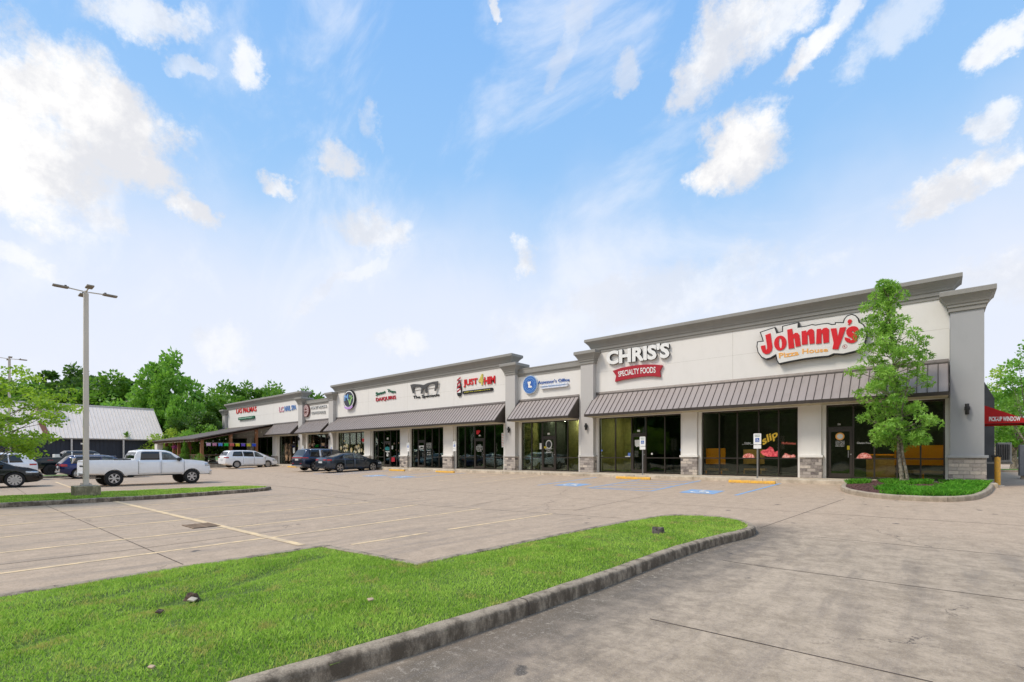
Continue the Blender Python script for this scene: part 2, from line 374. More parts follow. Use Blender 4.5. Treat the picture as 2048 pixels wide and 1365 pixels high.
def grassmat(name, lo, hi, dry):
    m = bpy.data.materials.new(name); m.use_nodes = True; N = NT(m.node_tree)
    tc = N.n('ShaderNodeTexCoord').outputs['Object']; geo = N.n('ShaderNodeNewGeometry')
    patch = N.ramp(N.noise(tc, 1.1, 5, .62), .33, .68)
    f = N.math('ADD', N.math('MULTIPLY', geo.outputs['Random Per Island'], .7), N.math('MULTIPLY', patch, .4))
    col = N.mix(f, c4(lo), c4(hi))
    col = N.mix(N.math('MULTIPLY', N.ramp(N.math('ADD', N.noise(tc, 2.7, 5, .7), N.math('MULTIPLY', geo.outputs['Random Per Island'], .12)), .60, .72), .75), col, c4(dry))
    pr = N.n('ShaderNodeBsdfPrincipled', i={'Base Color': col, 'Roughness': .6, 'Specular IOR Level': .25})
    tr = N.n('ShaderNodeBsdfTranslucent', i={0: col})
    mx = N.n('ShaderNodeMixShader', i={0: .35, 1: pr.outputs[0], 2: tr.outputs[0]})
    N.n('ShaderNodeOutputMaterial', i={0: mx.outputs[0]}); MATS[name] = m; return m
def streakmat(name, base, dark, sc=(3, 3, .35), amt=.5, rough=.5, metal=0):
    """metal sheet or painted wall with drip streaks running down"""
    m = bpy.data.materials.new(name); m.use_nodes = True; N = NT(m.node_tree)
    tc = N.n('ShaderNodeTexCoord').outputs['Object']
    mp = N.n('ShaderNodeMapping', i={0: tc}); mp.inputs['Scale'].default_value = sc
    n1 = N.noise(mp.outputs[0], 2.0, 6, .65); n2 = N.noise(tc, .5, 4, .6)
    f = N.math('MULTIPLY', N.ramp(N.math('ADD', N.math('MULTIPLY', n1, .7), N.math('MULTIPLY', n2, .3)), .46, .66), amt)
    col = N.mix(f, c4(base), c4(dark))
    b = N.n('ShaderNodeBump', i={'Height': N.noise(tc, 120, 3, .7), 'Strength': .12, 'Distance': .004})
    pr = N.n('ShaderNodeBsdfPrincipled', i={'Base Color': col, 'Roughness': rough, 'Metallic': metal, 'Normal': b.outputs[0]})
    N.n('ShaderNodeOutputMaterial', i={0: pr.outputs[0]}); MATS[name] = m; return m

LOT = lotmat()
KERB_OLD = kerbmat('kerb_weathered', srgb(180, 164, 142), srgb(76, 66, 54), .85)
KERB = kerbmat('kerb_concrete', srgb(190, 174, 152), srgb(128, 116, 100), .6)
STONE = stonemat()
MULCH = soilmat('mulch', srgb(52, 30, 26), srgb(122, 82, 74), 26)
SOIL = soilmat('turf_soil', srgb(70, 92, 28), srgb(112, 138, 50), 40)
GRASS = grassmat('turf_blades', srgb(120, 168, 44), srgb(206, 234, 108), srgb(212, 196, 120))
GRASS2 = grassmat('border_grass', srgb(60, 130, 26), srgb(122, 190, 56), srgb(110, 150, 50))
CREAM = streakmat('cream_stucco', srgb(228, 225, 219), srgb(218, 215, 208), (1.2, 1.2, .5), .35, .9)
GREY = streakmat('grey_stucco', srgb(188, 185, 181), srgb(177, 174, 169), (1.2, 1.2, .5), .4, .9)
GREYB = streakmat('blue_grey_stucco', srgb(166, 167, 168), srgb(154, 155, 156), (1.2, 1.2, .5), .4, .9)
TRIM = streakmat('cornice_grey', srgb(147, 145, 139), srgb(134, 132, 126), (1.5, 1.5, .5), .4, .85)
CANOPY = streakmat('bronze_metal_roof', srgb(156, 146, 141), srgb(141, 130, 124), (3, .8, .8), .5, .45, .1)
CANEDGE = pmat('bronze_metal_edge', srgb(72, 64, 58), .45, .3)
CANTOP = pmat('bronze_flashing', srgb(118, 110, 104), .45, .3)
BRONZE = pmat('bronze_frame', srgb(62, 56, 50), .42, .3, var=.05)
GLASS = glassmat('shop_glass', .9, .85)
FLOORC = pmat('shop_floor', srgb(92, 88, 80), .5)
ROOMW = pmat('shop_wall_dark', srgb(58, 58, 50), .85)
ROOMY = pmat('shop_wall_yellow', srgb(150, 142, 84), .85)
CEIL = pmat('shop_ceiling', srgb(120, 118, 108), .9)
ORANGE = pmat('orange_booth', srgb(255, 152, 6), .4, var=.02)
TAN = pmat('tan_partition', srgb(172, 128, 66), .6)
WHITE = pmat('white_paint', srgb(236, 236, 232), .5, var=.04)
BLACK = pmat('black_paint', srgb(22, 22, 22), .45, var=.05)
RED = pmat('sign_red', srgb(214, 24, 32), .35, var=.04)
DKRED = pmat('sign_dark_red', srgb(172, 28, 44), .4, var=.04)
AWRED = pmat('awning_red_canvas', srgb(186, 18, 18), .75, var=.06)
OR_T = pmat('sign_orange', srgb(242, 176, 84), .4, var=.03)
YELLOW = pmat('yellow_traffic_paint', srgb(232, 176, 44), .6, var=.14, scale=12, col2=srgb(206, 158, 74))
YSIGN = pmat('sign_yellow', srgb(238, 226, 60), .4, var=.03)
BLUE = pmat('sign_blue', srgb(44, 96, 176), .4, var=.05)
LBLUE = pmat('sign_light_blue', srgb(120, 170, 224), .4, var=.05)
GREEN = pmat('sign_green', srgb(14, 94, 64), .4, var=.05)
LGREEN = pmat('sign_light_green', srgb(160, 210, 120), .4, var=.05)
PURPLE = pmat('sign_lilac', srgb(190, 150, 214), .4, var=.05)
MAROON = pmat('sign_brown', srgb(92, 40, 36), .5, var=.05)
PINKW = pmat('sign_pink_cream', srgb(214, 188, 184), .5, var=.05)
BOARD = pmat('sign_face_grey', srgb(224, 222, 216), .5, var=.03)
STEEL = pmat('galvanised_steel', srgb(168, 168, 166), .4, .6, var=.15, scale=20)
POLE = streakmat('pole_paint', srgb(206, 198, 184), srgb(186, 177, 162), (6, 6, .4), .5, .5)
BASEC = kerbmat('pole_base_concrete', srgb(204, 190, 158), srgb(92, 86, 66), .7)
WOOD = streakmat('cedar_post', srgb(140, 94, 60), srgb(98, 64, 40), (8, 8, .6), .7, .75)
DWOOD = streakmat('dark_beam', srgb(80, 54, 38), srgb(52, 36, 26), (8, 8, .6), .6, .8)
SHINGLE = pmat('brown_roofing', srgb(104, 96, 90), .9, var=.15, scale=3)
BARNR = streakmat('barn_roof_metal', srgb(228, 216, 204), srgb(206, 192, 178), (.6, 3, 1), .5, .6, .1)
BARNW = streakmat('barn_wall_metal', srgb(40, 48, 62), srgb(28, 33, 44), (1, 3, .2), .6, .6, .1)
RUST = pmat('rust_metal', srgb(120, 78, 58), .8)
BARK = pmat('pale_bark', srgb(150, 142, 124), .9, var=.4, scale=9, bump=.7, bscale=30, col2=srgb(92, 84, 70))
BARKD = pmat('dark_bark', srgb(88, 78, 64), .9, var=.4, scale=5, bump=.6, bscale=20)
WLINE = pmat('line_paint', srgb(236, 206, 156), .8, var=.04, scale=3.5, col2=srgb(202, 178, 144))
BLINE = pmat('blue_line_paint', srgb(112, 158, 204), .8, var=.15, scale=5, col2=srgb(150, 168, 184))
WMARK = pmat('white_mark_paint', srgb(228, 228, 224), .8, var=.1, scale=7)
JOINT = pmat('joint_sealant', srgb(92, 80, 70), .95, var=.3, scale=3)
SIDEWALK = pmat('sidewalk_concrete', srgb(206, 192, 170), .9, var=.12, scale=2.5, bump=.2, bscale=90, col2=srgb(174, 160, 140))
WAREH = pmat('white_warehouse_panel', srgb(230, 232, 234), .6, var=.03)
RUBBER = pmat('tyre_rubber', srgb(34, 34, 35), .85, var=.15, scale=20)
RIM = pmat('alloy_rim', srgb(196, 196, 198), .28, .85, var=.05)
RIMD = pmat('dark_rim', srgb(52, 53, 55), .35, .7, var=.05)
CHROME = pmat('chrome', srgb(214, 214, 216), .12, 1.0, var=.03)
PLASTIC = pmat('black_plastic', srgb(30, 31, 32), .6, var=.1)
TAIL = pmat('tail_lamp_red', srgb(186, 12, 14), .12, coat=.6, var=.15, scale=18)
HEADL = pmat('head_lamp_clear', srgb(200, 206, 212), .08, .4, coat=.8, var=.2, scale=22)
CGLASS = pmat('car_glass_dark', srgb(26, 30, 33), .04, 0, var=.2, scale=2, spec=.8)
CGLASS2 = pmat('car_glass_clear', srgb(92, 104, 104), .05, 0, var=.5, scale=3.5, spec=.8)
def paint(name, c, metal=0.0): return pmat(name, c, .32 if metal else .38, metal, var=.02, coat=1.0)
# ------------------------------------------------------------------ ground, lot, kerbs
rng = np.random.default_rng(7); random.seed(7)
def strip_sheet(x0, x1, ys, dz):
    mb = MB(); n = len(ys)
    vs = []
    for y in ys: vs += [(x0, y, gz(y)+dz), (x1, y, gz(y)+dz)]
    return mb.add(vs, [(2*i, 2*i+1, 2*i+3, 2*i+2) for i in range(n-1)])
strip_sheet(-2500, 2500, [-2500, -14, -2, 2500], -.30).build('ground', soilmat('far_grass', srgb(60, 92, 30), srgb(96, 132, 52), 3), kind='structure')
strip_sheet(-125, 60, [-75, -14, -2, 62], 0).build('parking_lot', LOT, kind='structure')

def flat(pts, dz=.004):
    return [(x, y, gz(y)+dz) for x, y in pts]
def stripe(mb, a, b, w, dz=.004):
    a = Vector(a); b = Vector(b); d = (b-a).normalized(); n = Vector((-d.y, d.x))*w/2
    k = max(1, int(abs(b.y-a.y)/2)) if max(a.y, b.y) > -14.5 else 1
    for i in range(k):
        p = a+(b-a)*i/k; q = a+(b-a)*(i+1)/k
        mb.add(flat([p-n, q-n, q+n, p+n], dz), [(0, 1, 2, 3)])
pl = MB()
for (a, b) in [((0,1148),(700,1054)), ((700,1054),(960,1018)), ((0,1106.5),(700,1030)), ((700,1030),(835,1010)), ((0,1076),(430,1034)), ((430,1034),(748,1004)),
               ((0,1052),(300,1025)), ((300,1025),(670,995)), ((0,1032),(601,989)), ((703,1090),(855,1066)), ((895,1060),(1105,1028)), ((0,1015.5),(90,1010))]:
    stripe(pl, gr(*a), gr(*b), .10)
for (a, b) in [((110.8, 964.4), (152, 979)), ((150, 988), (330, 978))]: stripe(pl, gr(*a), gr(*b), .11)
stripe(pl, gr(228, 1003), gr(604, 1091), .15, .007)
for x in (-55.3, -50, -47.2, -41.6, -38.9, -36.2, -30.9, -28.2, -22.8, -20.1, -17.4): stripe(pl, (x, -2.6), (x, -8.0), .1)
for x in (-29.6, -37.0): stripe(pl, (x, -16.2), (x, -20.6), .1)
pl.build('parking_lines', WLINE, kind='structure', fix=False)

bl = MB()
for x in (-4.95, -8.25, -11.0, -13.7): stripe(bl, (x, -2.5), (x+(-.25 if x > -6 else 0), -7.6), .13)
for x in (-34.3, -31.6, -26.0, -23.6): stripe(bl, (x, -2.6), (x, -7.6), .13)
stripe(bl, (-11.07, -7.62), (-8.2, -7.62), .13)
for k in range(4): stripe(bl, (-8.35, -3.0-k*1.2), (-10.9, -4.0-k*1.2), .11)
for k in range(4): stripe(bl, (-31.7, -3.0-k*1.2), (-34.2, -4.0-k*1.2), .11)
pads = [(-6.55, -7.0), (-12.4, -6.7), (-24.8, -6.8), (-32.9+5.2, -6.8), (-50.6, -6.0)]
for (x, y) in pads: bl.add(flat([(x-.62, y-.62), (x+.62, y-.62), (x+.62, y+.62), (x-.62, y+.62)], .005), [(0, 1, 2, 3)])
bl.build('accessible_bay_paint', BLINE, kind='structure', fix=False)
def wheelchair(mb, put, s):
    """the seated wheelchair figure as strokes; put(u,v) -> 3D, unit square centred on 0"""
    def seg(a, b, w):
        a = Vector(a)*s; b = Vector(b)*s; d = (b-a).normalized(); n = Vector((-d.y, d.x))*w*s/2
        mb.add([put(*(a-n)), put(*(b-n)), put(*(b+n)), put(*(a+n))], [(0, 1, 2, 3)])
    seg((-.06, .26), (-.03, -.06), .11); seg((-.05, .10), (.17, .10), .07); seg((-.05, -.04), (.2, -.04), .09)
    seg((.19, -.02), (.29, -.34), .09); seg((.27, -.33), (.38, -.29), .07)
    pts = [(-.07+.07*math.cos(t*.628), .39+.07*math.sin(t*.628)) for t in range(10)]
    mb.add([put(x*s, y*s) for x, y in pts], [tuple(range(10))])
    for k in range(9):
        t0, t1 = R_(115+k*25), R_(140+k*25)
        q = [(-.05+r*math.cos(t), -.14+r*math.sin(t)) for r, t in ((.26, t0), (.26, t1), (.19, t1), (.19, t0))]
        mb.add([put(x*s, y*s) for x, y in q], [(0, 1, 2, 3)])
wm = MB()
for (x, y) in pads: wheelchair(wm, lambda u, v, x=x, y=y: (x+u, y+v, gz(y+v)+.010), 1.15)
wm.build('accessible_bay_symbols', WMARK, kind='structure', fix=False)

jt = MB()
for (a, b) in [((92,1011.5),(366,1129.5)), ((0,1130),(273,1098.7)), ((273,1098.7),(560,1062)), ((754,1004.7),(1242,1037)), ((600,986),(754,1004.7)), ((771,975.6),(1300,1006.4)),
               ((1300,1006.4),(2048,1052)), ((1519,1057),(1690,998)), ((942,1011.5),(1027,996)), ((1147,1021.8),(1297,991.7)), ((1300,1238.5),(1866,1365)),
               ((1446,1121.6),(1519,1132.6)), ((1519,1132.6),(2048,1202)), ((1629,1074),(2048,1114)), ((30,975),(57,992)), ((1103,1020),(1180,1020)), ((480,940),(700,975))]:
    stripe(jt, gr(*a), gr(*b), .016, .003)
for x in (-43.5, -33.2, -16.5): stripe(jt, (x, -2.3), (x, -14), .02, .003)
stripe(jt, (-60, -13.9), (-17, -13.9), .03, .003)
jt.build('pavement_joints', JOINT, kind='structure', fix=False)

def catmull(P, sub=4):
    out = []; n = len(P)
    for i in range(n-1):
        p0 = P[max(i-1, 0)]; p1 = P[i]; p2 = P[i+1]; p3 = P[min(i+2, n-1)]
        for k in range(sub):
            t = k/sub
            out.append(tuple(.5*((2*p1[j])+(-p0[j]+p2[j])*t+(2*p0[j]-5*p1[j]+4*p2[j]-p3[j])*t*t+(-p0[j]+3*p1[j]-3*p2[j]+p3[j])*t**3) for j in (0, 1)))
    out.append(P[-1]); return out
def densify(P, step=.35, closed=True):
    out = []
    for i in range(len(P) if closed else len(P)-1):
        a = Vector(P[i]); b = Vector(P[(i+1) % len(P)]); k = max(1, int((b-a).length/step))
        out += [tuple(a+(b-a)*j/k) for j in range(k)]
    return out
def area(P): return .5*sum(P[i][0]*P[(i+1) % len(P)][1]-P[(i+1) % len(P)][0]*P[i][1] for i in range(len(P)))
def inset(P, d, closed=True):
    s = 1 if area(P) > 0 else -1; out = []; n = len(P)
    for i in range(n):
        a = Vector(P[i-1]) if (closed or i) else Vector(P[0])*2-Vector(P[1]); b = Vector(P[i]); c = Vector(P[(i+1) % n]) if (closed or i < n-1) else b*2-Vector(P[i-1])
        d1 = (b-a).normalized(); d2 = (c-b).normalized(); n1 = Vector((-d1.y, d1.x))*s; n2 = Vector((-d2.y, d2.x))*s
        m = (n1+n2).normalized(); k = d/max(.45, m.dot(n1)); out.append((b.x+m.x*k, b.y+m.y*k))
    return out
def kerb(name, P, mat, h=.15, w=.17, closed=True, wob=.006, jag=1):
    prof = [(0, -.06), (.006, h-.055), (.014, h-.028), (.032, h-.008), (.06, h), (w-.03, h), (w-.008, h-.012), (w, h-.03), (w, -.06)]
    P = densify(P, .22, closed); rings = [inset(P, o, closed) for o, _ in prof]; n = len(P); mb = MB(); vs = []
    for i in range(n):
        wv = math.sin(i*.7)*wob*.5+math.sin(i*2.3)*wob*.5
        gap = -.02 if i % 14 == 7 and jag else 0
        for k, (o, z) in enumerate(prof):
            x, y = rings[k][i]; vs.append((x, y, gz(y)+z+(wv if z > 0 else 0)))
    m = len(prof); fs = []
    for i in range(n if closed else n-1):
        j = (i+1) % n
        for k in range(m-1): fs.append((i*m+k, j*m+k, j*m+k+1, i*m+k+1))
    mb.add(vs, fs); o = mb.build(name, mat, kind='structure', smooth=True)
    jm = MB()                                             # dark gaps between kerb castings
    for i in range(4, n-1, 16):
        a = Vector(rings[0][i]); b = Vector(rings[0][i+1]); d = (b-a).normalized(); q = Vector(rings[-1][i])
        for k in range(m-1):
            p0 = Vector(rings[k][i]); p1 = Vector(rings[k+1][i]); out = (Vector(rings[0][i])-q).normalized()*.002
            z0 = gz(p0.y)+prof[k][1]+.003; z1 = gz(p1.y)+prof[k+1][1]+.003
            jm.add([(p0.x+out.x, p0.y+out.y, z0), (p0.x+out.x+d.x*.012, p0.y+out.y+d.y*.012, z0), (p1.x+out.x+d.x*.012, p1.y+out.y+d.y*.012, z1), (p1.x+out.x, p1.y+out.y, z1)], [(0, 1, 2, 3)])
    jm.build(name+'_gaps', JOINT, kind='structure', fix=False)
    return P
def inside(X, Y, P):
    c = np.zeros(X.shape, bool); n = len(P); j = n-1
    for i in range(n):
        xi, yi = P[i]; xj, yj = P[j]
        if yi != yj:
            c ^= ((yi > Y) != (yj > Y)) & (X < (xj-xi)*(Y-yi)/(yj-yi)+xi)
        j = i
    return c
def edged(X, Y, P):
    D = np.full(X.shape, 9.0)
    for i in range(len(P)):
        ax, ay = P[i-1]; bx, by = P[i]; dx, dy = bx-ax, by-ay; L = dx*dx+dy*dy+1e-9
        t = np.clip(((X-ax)*dx+(Y-ay)*dy)/L, 0, 1); D = np.minimum(D, np.hypot(X-ax-t*dx, Y-ay-t*dy))
    return D
GZ = np.vectorize(gz)
RUTS = []
def turf_h(X, Y, P, mound=.05, base=.115):
    h = GZ(Y)+base+mound*np.clip((edged(X, Y, P)-.12)/.7, 0, 1)**.6
    h = h+np.clip(edged(X, Y, P)/.35, 0, 1)*(.014*np.sin(X*3.1+np.sin(Y*2.3)*1.4)*np.sin(Y*2.7+1.3)+.008*np.sin(X*9.1+Y*4.3)*np.sin(Y*8.3-X*2))
    for (a, b, dep, wd) in RUTS:
        dx, dy = b[0]-a[0], b[1]-a[1]; L = dx*dx+dy*dy
        t = np.clip(((X-a[0])*dx+(Y-a[1])*dy)/L, 0, 1)
        d = np.hypot(X-a[0]-t*dx, Y-a[1]-t*dy)+.05*np.sin(X*5+Y*4); h = h-dep*np.exp(-(d/wd)**2)
    return h
def turf(name, P, mat, cell=.1, mound=.05, base=.115, kind='structure'):
    Q = inset(P, .05); xs = np.array([p[0] for p in Q]); ys = np.array([p[1] for p in Q])
    gx = np.arange(xs.min(), xs.max()+cell, cell); gy = np.arange(ys.min(), ys.max()+cell, cell)
    X, Y = np.meshgrid(gx, gy); Z = turf_h(X, Y, P, mound, base)
    ins = inside((X[:-1, :-1]+cell/2), (Y[:-1, :-1]+cell/2), Q)
    idx = np.arange(X.size).reshape(X.shape)
    F = np.stack([idx[:-1, :-1][ins], idx[:-1, 1:][ins], idx[1:, 1:][ins], idx[1:, :-1][ins]], 1)
    V = np.stack([X.ravel(), Y.ravel(), Z.ravel()], 1); used = np.unique(F); mp = np.zeros(len(V), int); mp[used] = np.arange(len(used))
    me = np_mesh(name, V[used], mp[F]); me.polygons.foreach_set('use_smooth', [True]*len(me.polygons)); return link(name, me, mat, kind=kind)
def blades(name, P, mat, dens, hgt, wid, mound=.05, base=.115, lean=.7, minc=0.0, maskf=None):
    """short grass blades; dens(distance to camera) per m2"""
    Q = inset(P, .165+minc); xs = [p[0] for p in Q]; ys = [p[1] for p in Q]; A = (max(xs)-min(xs))*(max(ys)-min(ys)); dm = dens(0)
    n = int(A*dm); X = rng.uniform(min(xs), max(xs), n); Y = rng.uniform(min(ys), max(ys), n)
    k = inside(X, Y, Q); X, Y = X[k], Y[k]; D = np.hypot(X, Y-CY)
    u = (X*RT[0]+(Y-CY)*RT[1])/np.maximum(.01, X*FW[0]+(Y-CY)*FW[1])
    k = (rng.random(len(X)) < dens(D)/dm) & (((X*FW[0]+(Y-CY)*FW[1]) > -2.5))
    X, Y, D = X[k], Y[k], D[k]
    if maskf is not None: k = maskf(X, Y); X, Y, D = X[k], Y[k], D[k]
    Z = turf_h(X, Y, P, mound, base)-.004; n = len(X)
    a = rng.uniform(0, 2*np.pi, n); f = .75+.5*rng.random(n)+.25*np.sin(X*2.1+1)*np.sin(Y*1.7)
    H = hgt*f; L = lean*H*rng.uniform(.2, 1.3, n); b = rng.uniform(0, 2*np.pi, n)
    wd = wid*np.maximum(1, D/9.0)*rng.uniform(.7, 1.3, n)
    dx, dy = np.cos(a)*wd/2, np.sin(a)*wd/2
    V = np.stack([np.stack([X-dx, Y-dy, Z], 1), np.stack([X+dx, Y+dy, Z], 1),
                  np.stack([X+np.cos(b)*L*.45+dx*.7, Y+np.sin(b)*L*.45+dy*.7, Z+H*.65], 1),
                  np.stack([X+np.cos(b)*L, Y+np.sin(b)*L, Z+H], 1)], 1).reshape(-1, 3)
    i = np.arange(n)*4; F = np.stack([i, i+1, i+2, i+3], 1)
    o = link(name, np_mesh(name, V, F), mat, kind='stuff'); return o

# foreground island
def rutmask(X, Y):
    keep = np.ones(len(X), bool)
    for (a, b, dep, wd) in RUTS:
        dx, dy = b[0]-a[0], b[1]-a[1]; t = np.clip(((X-a[0])*dx+(Y-a[1])*dy)/(dx*dx+dy*dy), 0, 1)
        d = np.hypot(X-a[0]-t*dx, Y-a[1]-t*dy)+.05*np.sin(X*5+Y*4); keep &= (d > .05+.04*np.sin(t*21)) | (rng.random(len(X)) < .35)
    bare = np.sin(X*2.9+1.3*np.sin(Y*2.1))*np.sin(Y*3.7+1.1*np.sin(X*1.7)) > .93
    return keep & (~bare | (rng.random(len(X)) < .4))
ISL = catmull([(-3.04, -20), (-3.05, -17.8), (-2.95, -16.2), (-2.78, -15.0), (-2.85, -14.2), (-3.25, -13.55), (-3.95, -13.25), (-4.65, -13.35), (-5.12, -13.9), (-5.28, -14.9), (-5.36, -16.5)], 4)
ISL = [(-3.45, -33), (-3.36, -25.5), (-3.3, -23.9), (-3.17, -22.7), (-3.1, -21.6)]+ISL+[(-5.42, -20.93), (-7.62, -21.08), (-7.55, -23.5), (-7.45, -25.5), (-7.5, -33)]
RUTS = [(gr(0, 1300, -.42), gr(640, 1112, -.42), .05, .13), (gr(0, 1240, -.42), gr(560, 1110, -.42), .03, .10), (gr(240, 1215, -.42), gr(520, 1180, -.42), .03, .12)]
kerb('kerb', ISL, KERB_OLD)
turf('island_turf', ISL, SOIL, .09, .055)
pstump = gr(378, 1200, -.42)
blades('grass', ISL, GRASS, lambda d: np.clip(4800-280*np.maximum(0, np.asarray(d)-4), 2100, 4800), .033, .008, .055,
       maskf=lambda X, Y: rutmask(X, Y) & ((np.hypot(X-pstump[0], Y-pstump[1]) > .13) | (rng.random(len(X)) < .12)))
bpy.data.objects['grass']['label'] = 'bright green mown grass on the kerbed island in the foreground'; bpy.data.objects['grass']['category'] = 'grass'
# light-pole island
ISL2 = [(-21.75, -34), (-21.55, -24), (-21.5, -20), (-22.3, -16.9), (-22.9, -15.6), (-23.7, -15.1), (-24.5, -15.5), (-24.85, -16.6), (-24.9, -20), (-25.2, -24), (-25.3, -34)]
RUTS = []
kerb('kerb', ISL2, KERB_OLD)
turf('island_turf', ISL2, SOIL, .13, .05)
o = blades('grass', ISL2, GRASS, lambda d: 900+0*np.asarray(d), .05, .012, .05, maskf=lambda X, Y: (Y > -24.6))
o['label'] = 'strip of green grass round the light pole base'; o['category'] = 'grass'
mu = MB()
# mulch bed at the far left end of the pole island
turf('mulch_bed', [(-22.1, -34), (-22.1, -24.6), (-24.8, -24.4), (-25.0, -34)], MULCH, .2, .02, .185)
# grass strip behind the parked row
ISL3 = [(-47.4, -40), (-47.2, -16), (-47.8, -14.8), (-48.8, -14.8), (-49.6, -16), (-49.8, -40)]
kerb('kerb', ISL3, KERB_OLD); turf('island_turf', ISL3, grassmat('strip_turf', srgb(84, 130, 34), srgb(112, 160, 52), srgb(130, 130, 70)), .3, .04)

# planter by the right end of the shops
PLT = catmull([(-2.72, -2.25), (-2.7, -3.6), (-2.55, -4.7), (-2.15, -5.7), (-1.5, -6.45), (-.6, -6.75), (.2, -6.6), (.75, -5.9), (1.05, -4.8), (1.3, -3.2), (1.45, -1.6), (1.5, -.6)], 3)+[(-2.72, -.95)]
kerb('kerb', PLT, KERB, h=.15, w=.16)
turf('planter_mulch', PLT, MULCH, .1, .06, .12)
def bmask(X, Y):
    a = (Y < -4.55+.25*np.sin(X*3)) & (X > -1.35+.2*np.sin(Y*5)); b = (X > .25+.3*np.sin(Y*2)) & (Y < -.9)
    c = np.hypot((X+.9)/.75, (Y+2.5)/.7) < 1; d = np.hypot((X+2.25)/.38, (Y+3.0)/.5) < 1
    return a | b | c | d
o = blades('border_grass', PLT, GRASS2, lambda d: 1100+0*np.asarray(d), .13, .012, .06, .12, lean=.95, minc=-.02, maskf=bmask)
o['label'] = 'long arching green border grass in the planter bed'; o['category'] = 'grass'
ch = rng.random((1400, 2)); mb = MB()
for x, y in ch:
    x = -2.6+4*x; y = -6.5+5.6*y
    if not inside(np.array([x]), np.array([y]), inset(PLT, .2))[0]: continue
    z = float(turf_h(np.array([x]), np.array([y]), PLT, .06, .12)[0]); a = random.random()*6.3; l = random.uniform(.02, .05)
    mb.obox((x, y, z+.006), l, .018, .008, a, random.uniform(-.5, .5))
mb.build('bark_chips', MULCH, kind='stuff', fix=False)

SW = MB()
SW.box(-59.0, -2.62, -2.2, .02, -.3, 0).box(-2.62, 1.6, -.93, .02, -.3, 0).box(-75.5, -59.0, -8.6, .02, -.3, 0)
SW.build('sidewalk', SIDEWALK, kind='structure', bevel=.02)
sj = MB()
for k in range(19): sj.box(-2.7-k*3.0, -2.685-k*3.0, -2.203, 0, -.14, .003)
sj.build('sidewalk_joints', JOINT, kind='structure', fix=False)
# ------------------------------------------------------------------ the shopping centre
B = thing('shopping_center', 'long single-storey strip of shops with cream walls, grey pillars and bronze metal canopies', 'building', (-36, 0, 0))
TOP = 3.18
def wall(mb, x0, x1, y0, y1, z0, z1): mb.box(x0, x1, y0, y1, z0, z1)
bays = [  # x0, x1, mullions, door (xa, xb) or None, room colour
 (-15.09, -10.15, [-14.05, -13.03, -12.16, -11.08], (-13.03, -12.16), ROOMY, 'E'),
 (-9.09, -4.78, [-8.25, -7.4, -6.44, -5.59], None, ROOMW, 'E'),
 (-3.70, .20, [-2.73, -2.01, -1.26, -.53], (-3.66, -2.73), ROOMW, 'E'),
 (-21.02, -16.45, [-20.2, -19.34, -18.27, -17.35], (-19.34, -18.27), ROOMY, 'D'),
 (-27.40, -22.55, [-26.5, -25.51, -24.5, -23.52], (-25.51, -24.5), ROOMW, 'C'),
 (-32.85, -28.78, [-32.02, -31.13, -30.26, -29.43], (-32.02, -31.13), ROOMW, 'C'),
 (-38.35, -34.25, [-37.65, -36.74, -35.78, -34.92], (-36.74, -35.78), ROOMW, 'C'),
 (-44.30, -39.60, [-43.51, -42.35, -41.22, -40.4], None, ROOMY, 'C'),
 (-50.40, -45.75, [-49.3, -47.75, -46.8], None, ROOMW, 'B'),
 (-57.15, -52.25, [-55.9, -54.6, -53.3], (-54.6, -53.3), ROOMW, 'A'),
 (-64.4, -58.8, [-62.5, -60.6], None, ROOMW, 'A'),
 (-71.5, -66.2, [-69.7, -67.9], None, ROOMW, 'A')]
secs = [('A', -72.6, -51.5, 7.86), ('B', -50.9, -45.3, 6.72), ('C', -44.7, -21.9, 7.84), ('D', -21.4, -16.1, 6.72), ('E', -15.5, .33, 7.83)]
for nm, x0, x1, zt in secs:
    w = MB(); bs = sorted([b for b in bays if b[5] == nm]); cur = x0
    w.box(x0, x1, 0, .35, TOP, zt-.25)
    for b in bs:
        if b[0] > cur: w.box(cur, b[0], 0, .35, 0, TOP)
        cur = b[1]
    if x1 > cur: w.box(cur, x1, 0, .35, 0, TOP)
    w.build('wall', CREAM, B)
    if zt > 7:
        prof = [(.0, 7.03), (.035, 7.03), (.035, 7.15), (.075, 7.17), (.075, 7.30), (.11, 7.33), (.13, 7.40), (.19, 7.50), (.26, 7.58), (.33, 7.65), (.36, 7.67), (.36, zt-.02), (.34, zt), (0, zt)]
        c = MB().sweep(x0, x1, 0, .5, prof)
    else:
        prof = [(.0, 6.22), (.04, 6.22), (.04, 6.33), (.08, 6.35), (.08, 6.38), (.11, 6.40), (.11, 6.66), (.13, 6.68), (.13, 6.74), (0, 6.74)]
        c = MB().sweep(x0, x1, 0, .5, prof)
    c.build('cornice', TRIM, B)
    # control joints in the stucco are scored lines
    g = MB()
    if zt > 7:
        n = int((x1-x0)/5.3)
        for k in range(1, n): xx = x0+(x1-x0)*k/n; g.box(xx, xx+.012, -.003, .01, 4.7, 7.02)
        g.box(x0, x1, -.003, .01, 5.86, 5.868)
        g.build('control_joint', pmat('stucco_joint', srgb(196, 191, 180), .9), B)
body = MB().box(-72.4, 1.05, .35, 22, 0.0, .05)                       # floor slab
body.build('floor', FLOORC, B)
MB().box(-72.4, 1.05, .36, 22, 5.6, 5.9).build('roof', pmat('flat_roof', srgb(170, 170, 168), .9), B)
MB().box(-72.4, 1.05, 6.5, 6.8, .05, 5.6).box(-72.6, -72.35, .36, 22, 0, 6.4).box(-72.4, 1.05, 21.8, 22, 0, 5.6).build('back_wall', ROOMW, B)
